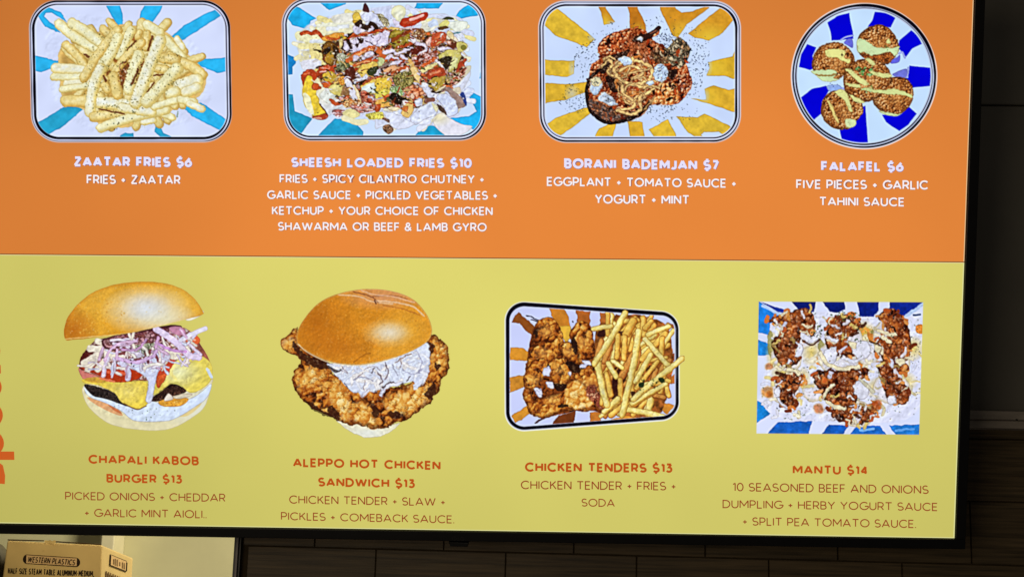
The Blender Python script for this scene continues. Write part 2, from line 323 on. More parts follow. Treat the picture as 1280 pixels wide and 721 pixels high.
def worley(X, Y, s, seed, an=0.0, st=1.0):
    """cell noise: F1, F2-F1 and a random number per cell; an, st rotate and stretch the cells"""
    c, q = math.cos(an), math.sin(an)
    x = (X * c + Y * q) / (s * st) + 91.7; y = (-X * q + Y * c) / s + 53.1
    xi = np.floor(x).astype(np.int64); yi = np.floor(y).astype(np.int64)
    f1 = np.full(X.shape, 9.); f2 = np.full(X.shape, 9.); cid = np.zeros(X.shape)
    def h(a, b, k):
        n = (a * 374761393 + b * 668265263 + (seed * 7 + k) * 974634777) & 0x7fffffff
        n = ((n ^ (n >> 13)) * 1274126177) & 0x7fffffff
        return ((n ^ (n >> 16)) & 0xffff) / 65535.0
    for i in (-1, 0, 1):
        for j in (-1, 0, 1):
            a, b = xi + i, yi + j
            d = np.hypot(a + h(a, b, 1) - x, b + h(a, b, 2) - y)
            m = d < f1
            f2 = np.where(m, f1, np.minimum(f2, d)); cid = np.where(m, h(a, b, 3), cid); f1 = np.where(m, d, f1)
    return f1, f2 - f1, cid

def catmull(pts, n=6):
    P = np.array(pts, float); N = len(P); out = []
    for i in range(N):
        a, b, c, d = P[i - 1], P[i], P[(i + 1) % N], P[(i + 2) % N]
        for k in range(n):
            t = k / n
            out.append(.5 * ((2 * b) + (c - a) * t + (2 * a - 5 * b + 4 * c - d) * t * t + (3 * b - a - 3 * c + d) * t ** 3))
    return np.array(out)

def openspline(pts, n=6):
    P = np.array(pts, float)
    if len(P) < 3: return P
    P = np.vstack([2 * P[0] - P[1], P, 2 * P[-1] - P[-2]]); out = []
    for i in range(1, len(P) - 2):
        a, b, c, d = P[i - 1:i + 3]
        for k in range(n):
            t = k / n
            out.append(.5 * ((2 * b) + (c - a) * t + (2 * a - 5 * b + 4 * c - d) * t * t + (3 * b - a - 3 * c + d) * t ** 3))
    out.append(P[-2]); return np.array(out)

def sd_poly(X, Y, P):
    d = np.full(X.shape, 1e9); ins = np.zeros(X.shape, bool); N = len(P)
    for i in range(N):
        ax, ay = P[i - 1]; bx, by = P[i]
        ex, ey = bx - ax, by - ay; L = ex * ex + ey * ey + 1e-12
        t = np.clip(((X - ax) * ex + (Y - ay) * ey) / L, 0, 1)
        d = np.minimum(d, (X - ax - t * ex) ** 2 + (Y - ay - t * ey) ** 2)
        if ay != by:
            c = ((ay > Y) != (by > Y)) & (X < ex * (Y - ay) / (by - ay) + ax)
            ins ^= c
    d = np.sqrt(d); return np.where(ins, -d, d)

def sd_line(X, Y, P):
    d = np.full(X.shape, 1e9)
    for i in range(1, len(P)):
        ax, ay = P[i - 1]; bx, by = P[i]
        ex, ey = bx - ax, by - ay; L = ex * ex + ey * ey + 1e-12
        t = np.clip(((X - ax) * ex + (Y - ay) * ey) / L, 0, 1)
        d = np.minimum(d, (X - ax - t * ex) ** 2 + (Y - ay - t * ey) ** 2)
    return np.sqrt(d)

def blur(A, r):
    k = max(1, int(round(r)))
    for ax in (0, 1):
        for _ in range(2):
            B = np.zeros_like(A); 
            for o in range(-k, k + 1): B += np.roll(A, o, ax)
            A = B / (2 * k + 1)
    return A

INK = .6                                     # how strongly outlines are drawn in all pictures
RGB = lambda c: np.array(c, float) / 255.

class Cv:
    """a picture painted in photograph coordinates; t(ox, oy, s) sets the units of the calls that follow"""
    def __init__(s, x0, y0, x1, y1, h=.55, seed=1):
        s.x0, s.y0, s.h = x0, y0, h
        s.W = int((x1 - x0) / h) + 1; s.H = int((y1 - y0) / h) + 1
        s.X, s.Y = np.meshgrid(x0 + h * np.arange(s.W), y0 + h * np.arange(s.H))
        s.img = np.zeros((s.H, s.W, 3)); s.al = np.ones((s.H, s.W)); s.seed = seed
        s.rnd = np.random.RandomState(seed); s.o = (0, 0, 1.); s.wx = s.wy = 0 * s.X
        s.clip = None; s.track = False
    def t(s, ox, oy, k): s.o = (ox, oy, k)
    def warp(s, amp, sc):
        s.wx = amp * (fbm(s.X, s.Y, sc, s.seed + 5) - .5) * 2; s.wy = amp * (fbm(s.X, s.Y, sc, s.seed + 77) - .5) * 2
    def pt(s, p): return np.array([(s.o[0] + a / s.o[2], s.o[1] + b / s.o[2]) for a, b in p])
    def win(s, P, m):
        a = max(0, int((P[:, 0].min() - m - s.x0) / s.h)); b = min(s.W, int((P[:, 0].max() + m - s.x0) / s.h) + 2)
        c = max(0, int((P[:, 1].min() - m - s.y0) / s.h)); d = min(s.H, int((P[:, 1].max() + m - s.y0) / s.h) + 2)
        return (slice(c, max(c, d)), slice(a, max(a, b)))
    def put(s, w, sd, col, soft=.5, ink=None, iw=.55, op=1.):
        """lay colour col (H,W,3 or rgb) where sd<0, with a dark drawn edge ink=(rgb, strength)"""
        a = np.clip(.5 - sd / soft, 0, 1) * op
        if s.clip is not None: a = a * s.clip[w]
        if not isinstance(col, np.ndarray): col = RGB(col)
        c = np.broadcast_to(col, a.shape + (3,))
        if ink is not None:
            e = np.clip(1.3 - np.abs(sd + iw * .4) / iw, 0, 1)[..., None] * ink[1] * INK
            c = c * (1 - e) + RGB(ink[0]) * e
        s.img[w] = s.img[w] * (1 - a[..., None]) + c * a[..., None]
        if s.track: s.al[w] = np.maximum(s.al[w], a)
    def tex(s, w, c, amp=0., sc=3., grain=0.):
        X, Y = s.X[w], s.Y[w]
        k = 1 + amp * 2 * (fbm(X, Y, sc, s.seed + 3) - .5)
        if grain: k = k + grain * (vnoise(X, Y, .9, s.seed + 8) - .5)
        return np.clip(RGB(c) * k[..., None], 0, 1)
    def P(s, pts, col, ink=((60, 35, 20), .45), iw=.5, amp=.12, sc=4., grain=0., smooth=True, soft=.6, op=1., rim=None, rw=2.5, ext=None, hi=None):
        """filled outline; rim=(rgb, k) tints towards the edge; hi=(dx,dy,rgb,k) a broad light side"""
        Q = s.pt(pts)
        if ext is not None:      # let a stripe run on under the rim and under the food
            c = np.array(ext[:2]); d = (Q - c) / np.array(ext[2:]); q = np.abs(d).max(1); f = np.where(q > .78, 1.12, np.where(q < .68, .86, 1.)); Q = c + (Q - c) * f[:, None]
        if smooth: Q = catmull(Q, 5)
        w = s.win(Q, 4)
        if s.X[w].size == 0: return
        sd = sd_poly(s.X[w] + s.wx[w], s.Y[w] + s.wy[w], Q)
        c = s.tex(w, col, amp, sc, grain)
        if rim is not None:
            e = (np.clip(1 + sd / rw, 0, 1) * rim[1])[..., None]; c = c * (1 - e) + RGB(rim[0]) * e
        if hi is not None:
            m = Q.mean(0); r = np.abs(Q - m).max(0) + .1
            e = np.clip(1 - np.hypot((s.X[w] - m[0]) / r[0] - hi[0], (s.Y[w] - m[1]) / r[1] - hi[1]) / .8, 0, 1)[..., None] * hi[3]
            c = c * (1 - e) + RGB(hi[2]) * e
        s.put(w, sd, c, soft, ink, iw, op)
    def F(s, pts, wd, base=(238, 228, 164), edge=(206, 172, 84), hi=(238, 240, 215), ink=((130, 95, 35), .5), iw=.5, hk=.8):
        """a fry: a bar along pts (2 or 3 points), wd wide in call units, paler on its face and golden along its edges"""
        Q = openspline(s.pt(pts), 5); r = wd / s.o[2] / 2
        w = s.win(Q, r + 3)
        if s.X[w].size == 0: return
        X = s.X[w] + s.wx[w] * .6; Y = s.Y[w] + s.wy[w] * .6
        d = sd_line(X, Y, Q); sd = d - r * (1 + .12 * (fbm(X, Y, 7, s.seed + 9) - .5))
        q = np.clip(.45 * d / r + .55 * sd_line(X + .45 * r, Y + .35 * r, Q) / r, 0, 1)
        n = fbm(X, Y, 5, s.seed + 21)
        k = np.clip((q - .45) / .55, 0, 1)[..., None] ** 1.3
        c = RGB(base) * (1 - k) + RGB(edge) * k
        g = (np.clip(1.1 - q * 1.6, 0, 1) * np.clip((n - .35) * 3, 0, 1) * hk)[..., None]
        c = c * (1 - g) + RGB(hi) * g
        c = np.clip(c * (1 + .14 * (n - .5) + .1 * (vnoise(X, Y, 1.1, s.seed + 2) - .5))[..., None], 0, 1)
        s.put(w, sd, c, .6, ink, iw)
    def L(s, pts, wd, col, ink=None, op=1., soft=.5, iw=.4, amp=.1):
        Q = openspline(s.pt(pts), 6); r = wd / s.o[2] / 2
        w = s.win(Q, r + 3)
        if s.X[w].size == 0: return
        X = s.X[w] + s.wx[w]; Y = s.Y[w] + s.wy[w]
        s.put(w, sd_line(X, Y, Q) - r, s.tex(w, col, amp, 3.), soft, ink, iw, op)
    def E(s, x, y, rx, ry, col, rot=0, **k):
        c, q = math.cos(math.radians(rot)), math.sin(math.radians(rot))
        s.P([(x + rx * math.cos(t) * c - ry * math.sin(t) * q, y + rx * math.cos(t) * q + ry * math.sin(t) * c) for t in [i * math.pi / 5 for i in range(10)]], col, **k)
    def scatter(s, pts, n, ln, wd, cols, ink=((60, 30, 20), .7), ang=None, spread=3.2, bend=.3, edge=False, iw=.5, op=1.):
        """n short bent strokes strewn over an area (or along its outline)"""
        P = catmull(pts, 4); lo, hi = P.min(0), P.max(0); k = 0
        while n > 0 and k < 9000:
            k += 1
            if edge: q = P[s.rnd.randint(len(P))] + (s.rnd.rand(2) - .5) * wd[1]
            else:
                q = lo + (hi - lo) * s.rnd.rand(2)
                if sd_poly(np.array([[q[0]]]), np.array([[q[1]]]), P)[0, 0] > 0: continue
            n -= 1; a = (s.rnd.rand() * 6.3 if ang is None else ang + (s.rnd.rand() - .5) * spread); l = ln[0] + (ln[1] - ln[0]) * s.rnd.rand(); b = l * bend * 2 * (s.rnd.rand() - .5)
            c, d = math.cos(a), math.sin(a)
            s.L([(q[0] - l * c, q[1] - l * d), (q[0] - b * d, q[1] + b * c), (q[0] + l * c, q[1] + l * d)], wd[0] + (wd[1] - wd[0]) * s.rnd.rand(), cols[s.rnd.randint(len(cols))], ink=ink, iw=iw, op=op)
    def inside(s, pts, smooth=True, soft=1.):
        Q = s.pt(pts)
        if smooth: Q = catmull(Q, 5)
        return np.clip(.5 - sd_poly(s.X + s.wx, s.Y + s.wy, Q) / soft, 0, 1)
    def dots(s, pts, n, cols, r=(.35, .8), el=1.6, op=.85, smooth=True):
        """herbs and crumbs strewn over an area"""
        Q = s.pt(pts)
        if smooth: Q = catmull(Q, 4)
        lo, hi = Q.min(0), Q.max(0); k = 0
        while n > 0 and k < 20000:
            k += 1
            p = lo + (hi - lo) * s.rnd.rand(2)
            if sd_poly(np.array([[p[0]]]), np.array([[p[1]]]), Q)[0, 0] > 0: continue
            n -= 1; rr = r[0] + (r[1] - r[0]) * s.rnd.rand() ** 2; a = s.rnd.rand() * 3.14; e = 1 + (el - 1) * s.rnd.rand()
            w = s.win(p[None], rr * e + 2)
            if s.X[w].size == 0: continue
            u = (s.X[w] - p[0]) * math.cos(a) + (s.Y[w] - p[1]) * math.sin(a); v = -(s.X[w] - p[0]) * math.sin(a) + (s.Y[w] - p[1]) * math.cos(a)
            s.put(w, np.hypot(u / e, v) - rr, cols[s.rnd.randint(len(cols))], .5, None, .5, op)
    def crumb(s, m, ramp, sc, seed, dark=(45, 20, 12), dk=.8, lines=.16, an=0., st=1., big=8., cm=.5):
        """a crusty or minced surface over mask m (0..1): lumps in the colours of ramp with dark cracks between them"""
        ys, xs = np.where(m > .01)
        if len(ys) == 0: return
        w = (slice(ys.min(), ys.max() + 1), slice(xs.min(), xs.max() + 1))
        X = s.X[w] + 1.6 * (fbm(s.X[w], s.Y[w], 3., seed + 1) - .5) * sc / 2.; Y = s.Y[w] + 1.6 * (fbm(s.X[w], s.Y[w], 3., seed + 2) - .5) * sc / 2.
        f1, e, cid = worley(X, Y, sc, seed, an, st)
        n = fbm(X, Y, big, seed + 4, 2)
        v = np.clip(cm * cid + (1 - cm) * (.5 + (n - .5) * 1.9) + .5 * (.4 - f1), 0, .9999)
        R = np.array(ramp, float) / 255.; t = v * (len(R) - 1); i = np.clip(t.astype(int), 0, len(R) - 2); f = (t - i)[..., None]
        c = R[i] * (1 - f) + R[i + 1] * f
        c = np.clip(c * (.72 + .56 * fbm(X, Y, sc * 2.6, seed + 14, 2))[..., None] * (1.12 - .3 * f1)[..., None], 0, 1)
        k = (np.clip(1 - e / lines, 0, 1) * dk * np.clip(.35 + 1.3 * vnoise(X, Y, sc * 1.7, seed + 9), 0, 1))[..., None]
        c = c * (1 - k) + RGB(dark) * k
        a = m[w][..., None]
        if s.clip is not None: a = a * s.clip[w][..., None]
        s.img[w] = s.img[w] * (1 - a) + c * a
        if s.track: s.al[w] = np.maximum(s.al[w], a[..., 0])
    def crust(s, m, ramp, sc, seed, gain=1., dark=(46, 20, 12), deep=.36, gloss=0., light=(252, 236, 190), cell=1.):
        """a continuous craggy surface lit from the upper left: folded relief, dark hollows, pale crests"""
        ys, xs = np.where(m > .01)
        if len(ys) == 0: return
        w = (slice(ys.min(), ys.max() + 1), slice(xs.min(), xs.max() + 1)); X, Y = s.X[w], s.Y[w]
        wx = X + sc * 1.1 * (fbm(X, Y, sc * 1.2, seed + 1, 3) - .5); wy = Y + sc * 1.1 * (fbm(X, Y, sc * 1.2, seed + 2, 3) - .5)
        f1, e, cid = worley(wx, wy, sc, seed)
        h = cell * (.75 - .7 * f1 + .35 * np.clip(e * 2.2, 0, 1)) + (1 - cell) * fbm(wx, wy, sc, seed + 6, 2) + .55 * (fbm(wx, wy, sc * .45, seed + 3, 3) - .5)
        gy, gx = np.gradient(blur(h, 1)); sl = np.clip((gx * .7 + gy * .75) * 2.6 * gain, -.6, .6)
        v = np.clip(.45 + .55 * (h - .5) + sl + .3 * (cid - .5) + .5 * (fbm(X, Y, sc * 3, seed + 8, 2) - .5), 0, .9999)
        R = np.array(ramp, float) / 255.; t = v * (len(R) - 1); i = np.clip(t.astype(int), 0, len(R) - 2); f = (t - i)[..., None]
        c = R[i] * (1 - f) + R[i + 1] * f
        k = np.clip((deep - h + .25 * (vnoise(X, Y, sc, seed + 11) - .5)) * 5, 0, 1)[..., None] * .9; c = c * (1 - k) + RGB(dark) * k
        k = np.clip((sl - .28) * 5, 0, 1)[..., None] * gloss; c = c * (1 - k) + RGB(light) * k
        a = m[w][..., None]
        if s.clip is not None: a = a * s.clip[w][..., None]
        s.img[w] = s.img[w] * (1 - a) + c * a
        if s.track: s.al[w] = np.maximum(s.al[w], a[..., 0])
    def relief(s, m, sc=4., gain=.6, seed=0, lum=.12):
        """give what is painted the soft light and shade of a lumpy surface"""
        X, Y = s.X, s.Y; h = fbm(X, Y, sc, s.seed + seed + 90, 3) + .8 * blur(s.img.mean(2), 1) * .4
        gy, gx = np.gradient(blur(h, 1)); k = 1 + m * (np.clip((gx * .7 + gy * .75) * 5 * gain, -.38, .3) + lum * 2 * (fbm(X, Y, sc * 3.5, s.seed + seed + 95, 2) - .5))
        s.img = np.clip(s.img * k[..., None], 0, 1)
    def rimdark(s, pts, rw=3., k=.6, col=(70, 32, 14), lx=0., ly=0.):
        """darken inside an outline towards its edge, more on the side (lx, ly)"""
        Q = catmull(s.pt(pts), 5); w = s.win(Q, 3)
        if s.X[w].size == 0: return
        X, Y = s.X[w], s.Y[w]; sd = sd_poly(X + s.wx[w], Y + s.wy[w], Q); m = Q.mean(0); r = np.abs(Q - m).max(0) + .1
        side = np.clip(.6 + .6 * (lx * (X - m[0]) / r[0] + ly * (Y - m[1]) / r[1]), .15, 1.3)
        e = np.clip(1 + sd / (rw * side * 1.2), 0, 1) * (sd < 0) * k * (.6 + .8 * vnoise(X, Y, 5, s.seed + 6))
        e = np.clip(e, 0, 1)
        if s.clip is not None: e = e * s.clip[w]
        s.img[w] = s.img[w] * (1 - e[..., None]) + RGB(col) * e[..., None]
    def soft_(s, cx, cy, rx, ry, col, k, rot=0):
        x, y = s.pt([(cx, cy)])[0]; c, q = math.cos(math.radians(rot)), math.sin(math.radians(rot))
        u = ((s.X - x) * c + (s.Y - y) * q) / (rx / s.o[2]); v = (-(s.X - x) * q + (s.Y - y) * c) / (ry / s.o[2])
        e = (np.clip(1 - np.hypot(u, v), 0, 1) ** .8 * k)
        if s.clip is not None: e = e * s.clip
        s.img = s.img * (1 - e[..., None]) + RGB(col) * e[..., None]
    def rough(s, m, amp=1., sc=2.6, crease=.5, dark=(50, 26, 16), fleck=.3, light=(240, 226, 214), seed=0):
        """break up what is painted under mask m: ragged outlines, creases and flecks"""
        e = s.seed + seed; X, Y = s.X, s.Y
        dx = amp * 2 * (fbm(X, Y, sc, e + 51, 2) - .5); dy = amp * 2 * (fbm(X, Y, sc, e + 67, 2) - .5)
        u = np.clip((X + dx * m - s.x0) / s.h, 0, s.W - 1.001); v = np.clip((Y + dy * m - s.y0) / s.h, 0, s.H - 1.001)
        i = u.astype(int); j = v.astype(int); f = (u - i)[..., None]; g = (v - j)[..., None]; I = s.img
        s.img = (I[j, i] * (1 - f) + I[j, i + 1] * f) * (1 - g) + (I[j + 1, i] * (1 - f) + I[j + 1, i + 1] * f) * g
        gate = np.clip((fbm(X, Y, 12, e + 5, 2) - .35) * 4, 0, 1)
        k = (np.clip(1 - np.abs(fbm(X, Y, 4.2, e + 71, 3) - .5) / .045, 0, 1) * gate * crease * m)[..., None]
        s.img = s.img * (1 - k) + RGB(dark) * k
        k = (np.clip((fbm(X, Y, 2.2, e + 83, 2) - .66) * 9, 0, 1) * fleck * m)[..., None]
        s.img = s.img * (1 - k) + RGB(light) * k
    def done(s, k=.7, r=2.):
        s.img = .35 * s.img + .65 * blur(s.img, 1); b = blur(s.img, r); s.img = np.clip(s.img + k * (s.img - b), 0, 1)
        return s

def rr_poly(quad, r):
    """inset a convex quad by r, so that sd_poly - r is the rounded quad"""
    Q = np.array(quad, float); out = []
    for i in range(4):
        a, b, c = Q[i - 1], Q[i], Q[(i + 1) % 4]
        u = (a - b) / np.linalg.norm(a - b); v = (c - b) / np.linalg.norm(c - b)
        sn = abs(u[0] * v[1] - u[1] * v[0]); out.append(b + (u + v) * r / sn)
    return np.array(out)

def dish(cv, sd, lines, white=(196, 202, 230), inner=(206, 222, 255), edge=(205, 190, 190), din=7.):
    """an enamel dish seen from above: sd is the distance from its outline; lines = (depth, half width, toward x, toward y, gain)"""
    gy, gx = np.gradient(blur(sd, 3))
    gl = np.hypot(gx, gy) + 1e-6; gx /= gl; gy /= gl
    X, Y = cv.X, cv.Y
    c = np.ones(sd.shape + (3,)) * RGB(white)
    k = np.clip((sd + 1.6) / 1., 0, 1)[..., None]; c = c * (1 - k) + RGB(edge) * k
    n = fbm(X, Y, 26, cv.seed + 40, 2)
    for dep, hw, dx, dy, g in lines:
        wv = np.clip(.95 * hw * (1 + g * (gx * dx + gy * dy)) * (.7 + .6 * n), .2, 4)
        e = np.clip(1.15 * (wv + .3 - np.abs(sd + dep)) / .6, 0, 1)[..., None]
        c = c * (1 - e) + RGB((18, 14, 28)) * e
    k = np.clip((-sd - din) / .6 + .5, 0, 1)[..., None]
    t = (X - X.min()) / (X.max() - X.min())
    ic = (RGB(inner)[None, None] * (1 - .06 * (n - .5))[..., None])
    c = c * (1 - k) + ic * k
    cv.img[:] = c; cv.al = np.clip(.5 - sd / .6, 0, 1)
    return np.clip((-sd - din) / .6, 0, 1)
def pic_zaatar():
    cv = Cv(34, -6, 292, 181, seed=11)
    Q = rr_poly([(35.6, 0.4), (287.6, 0.4), (290.8, 178.3), (39.6, 178.3)], 36)
    sd = sd_poly(cv.X, cv.Y, Q) - 36
    m = dish(cv, sd, [(1.7, .75, .6, -.7, .9), (5.4, 1.1, -.6, .6, .9)], inner=(212, 222, 254))
    cv.soft_(160, 90, 170, 140, (186, 208, 255), .0)
    cv.clip = m; cv.warp(.9, 9); cv.t(0, 0, 4)
    B = dict(ink=((20, 90, 140), .75), iw=.45, amp=.12, sc=9, smooth=False, ext=(163, 89, 119, 82))
    for p in ([(218, 62), (246, 42), (290, 72), (345, 96), (332, 112), (300, 95), (275, 100), (268, 115), (285, 140), (302, 166), (272, 158), (240, 110)],
              [(540, 30), (602, 30), (603, 58), (618, 100), (610, 142), (588, 122), (560, 95), (546, 70)],
              [(690, 142), (700, 92), (722, 55), (760, 36), (826, 30), (800, 58), (786, 92), (760, 118), (722, 110)],
              [(865, 182), (922, 128), (1000, 95), (1072, 64), (1092, 86), (1000, 148), (930, 192), (895, 178)],
              [(940, 312), (1000, 298), (1060, 300), (1120, 280), (1120, 354), (1040, 366), (1000, 330)],
              [(182, 284), (240, 290), (312, 312), (284, 335), (256, 362), (186, 344)],
              [(208, 602), (262, 572), (322, 535), (392, 566), (340, 612), (252, 656), (215, 632)],
              [(608, 646), (630, 632), (664, 634), (668, 660), (650, 682), (620, 681)],
              [(760, 625), (784, 604), (800, 632), (850, 655), (850, 685), (822, 681)],
              [(935, 550), (1010, 515), (1060, 558), (1117, 604), (1092, 641), (1010, 608), (960, 580)]):
        x = sum(a for a, b in p) / len(p)
        y = sum(b for a, b in p) / len(p)
        cv.P(p, (40, 164, 206) if y > 590 and x < 900 else (44, 180, 238), rim=((20, 120, 185), .35), rw=2.5, **B)
    # the heap behind the fries
    cv.P([(300, 250), (420, 200), (560, 130), (700, 130), (830, 160), (930, 260), (1030, 370), (1000, 480), (880, 540), (780, 610), (540, 640), (440, 560), (320, 500), (300, 380)], (214, 172, 92), amp=.25, sc=8, ink=((150, 110, 50), .5), rim=((236, 214, 150), .6), rw=6)
    cv.P([(560, 240), (700, 170), (800, 260), (760, 420), (640, 470), (540, 420)], (140, 82, 36), amp=.4, sc=6, ink=None)
    for k in range(44):
        t = 6.283 * k / 44 + .2 * cv.rnd.rand(); q = .45 + .5 * cv.rnd.rand(); x, y = 650 + 330 * q * math.cos(t), 370 + 235 * q * math.sin(t); a = t + (cv.rnd.rand() - .5) * 1.6; l = 45 + 40 * cv.rnd.rand()
        cv.F([(x - l * math.cos(a), y - l * math.sin(a)), (x + l * math.cos(a), y + l * math.sin(a))], 36 + 14 * cv.rnd.rand(), base=(230, 212, 140), edge=(196, 160, 80), hi=(240, 234, 200), ink=((130, 96, 36), .8))
    pale = dict(base=(240, 235, 186), edge=(214, 192, 114), hi=(234, 238, 222)); tan = dict(base=(232, 210, 134), edge=(200, 162, 78), hi=(240, 232, 190))
    wht = dict(base=(240, 236, 200), edge=(222, 200, 118), hi=(228, 236, 240))
    for pts, wd, st in (
        ([(298, 122), (380, 190), (480, 244)], 58, pale), ([(362, 118), (430, 160), (500, 215)], 62, pale), ([(330, 226), (380, 270), (425, 330)], 50, tan),
        ([(515, 145), (565, 190)], 46, tan), ([(545, 105), (596, 150)], 38, tan), ([(280, 342), (420, 352)], 60, wht), ([(272, 386), (420, 388)], 44, pale), ([(335, 420), (440, 412)], 44, wht),
        ([(312, 448), (450, 428)], 40, pale), ([(330, 505), (470, 510)], 66, tan), ([(655, 155), (630, 210), (600, 280)], 56, pale),
        ([(700, 165), (690, 185)], 40, tan), ([(735, 125), (800, 165)], 56, pale), ([(738, 168), (728, 240)], 42, tan), ([(830, 200), (915, 290)], 52, pale), ([(885, 195), (915, 240)], 36, wht),
        ([(850, 285), (950, 330), (1015, 375)], 58, tan), ([(820, 295), (880, 300)], 58, tan), ([(770, 340), (830, 350)], 50, tan), ([(590, 155), (510, 250), (420, 390)], 56, tan),
        ([(710, 215), (620, 300), (560, 390)], 50, tan), ([(525, 430), (540, 450)], 50, tan), ([(800, 420), (880, 470)], 60, tan), ([(900, 430), (985, 405)], 78, wht), ([(930, 462), (985, 440)], 60, wht),
        ([(480, 510), (640, 525)], 66, wht), ([(590, 190), (560, 260), (505, 345)], 64, pale), ([(505, 345), (465, 440), (450, 560)], 62, wht),
        ([(695, 280), (665, 360), (645, 450)], 66, pale), ([(570, 385), (590, 475)], 62, tan), ([(820, 570), (862, 590)], 42, pale), ([(880, 460), (850, 470)], 60, pale),
        ([(470, 585), (640, 565)], 60, tan), ([(720, 612), (770, 600)], 38, wht), ([(505, 640), (640, 595), (830, 550)], 54, pale), ([(610, 540), (760, 560)], 56, wht),
        ([(770, 535), (900, 498)], 42, pale), ([(905, 500), (970, 512)], 48, pale), ([(950, 520), (1010, 545)], 44, wht),
        ([(800, 205), (745, 340), (680, 515)], 72, wht), ([(885, 345), (820, 420), (735, 510)], 72, pale)):
        cv.F(pts, wd * .9, ink=((146, 116, 44), .62), **st)
    for pts, wd in (([(762, 185), (740, 250)], 12), ([(690, 350), (660, 420)], 12), ([(770, 378), (815, 375)], 9), ([(735, 460), (770, 415)], 8), ([(500, 545), (620, 572)], 7), ([(518, 380), (530, 410)], 10), ([(640, 250), (680, 205)], 7), ([(425, 275), (445, 285)], 12)):
        cv.L(pts, wd, (92, 36, 14), op=.85)
    cv.dots([(600, 320), (650, 300), (640, 370), (610, 430), (590, 390)], 60, [(70, 26, 14), (120, 60, 40), (235, 215, 190), (100, 50, 30)], (.5, 1.1))
    cv.dots([(690, 340), (720, 290), (690, 400), (665, 420)], 22, [(70, 26, 14), (60, 50, 20)], (.5, 1.))
    cv.dots([(480, 180), (720, 150), (930, 300), (900, 420), (600, 600), (440, 520), (430, 330)], 560, [(70, 70, 30), (110, 100, 50), (60, 50, 25), (140, 120, 60), (40, 60, 30)], (.22, .62), 2., .8)
    cv.dots([(480, 180), (720, 150), (930, 300), (900, 420), (600, 600), (440, 520), (430, 330)], 240, [(120, 104, 40), (96, 84, 30), (150, 120, 50)], (.3, .8), 2., .7)
    cv.dots([(300, 120), (420, 130), (500, 240), (420, 330), (330, 230)], 35, [(70, 70, 30), (110, 100, 50)], (.2, .5))
    cv.dots([(480, 560), (760, 540), (700, 640), (500, 640)], 14, [(30, 40, 20), (60, 50, 25)], (.4, .9))
    cv.dots([(640, 620), (760, 625), (720, 640)], 10, [(120, 130, 60), (150, 140, 80)], (.2, .4))
    cv.L([(892, 560), (886, 585)], 6, (120, 140, 110), op=.8)
    cv.relief(cv.inside([(250, 100), (560, 90), (900, 170), (1040, 330), (1030, 560), (760, 660), (480, 670), (300, 540), (240, 380)], soft=4), 6., .12, 0, .03)
    cv.rough(cv.inside([(250, 100), (560, 90), (900, 170), (1040, 330), (1030, 560), (760, 660), (480, 670), (300, 540), (240, 380)]), .8, 3., .0, (150, 110, 50), .0)
    return cv.done(.8)

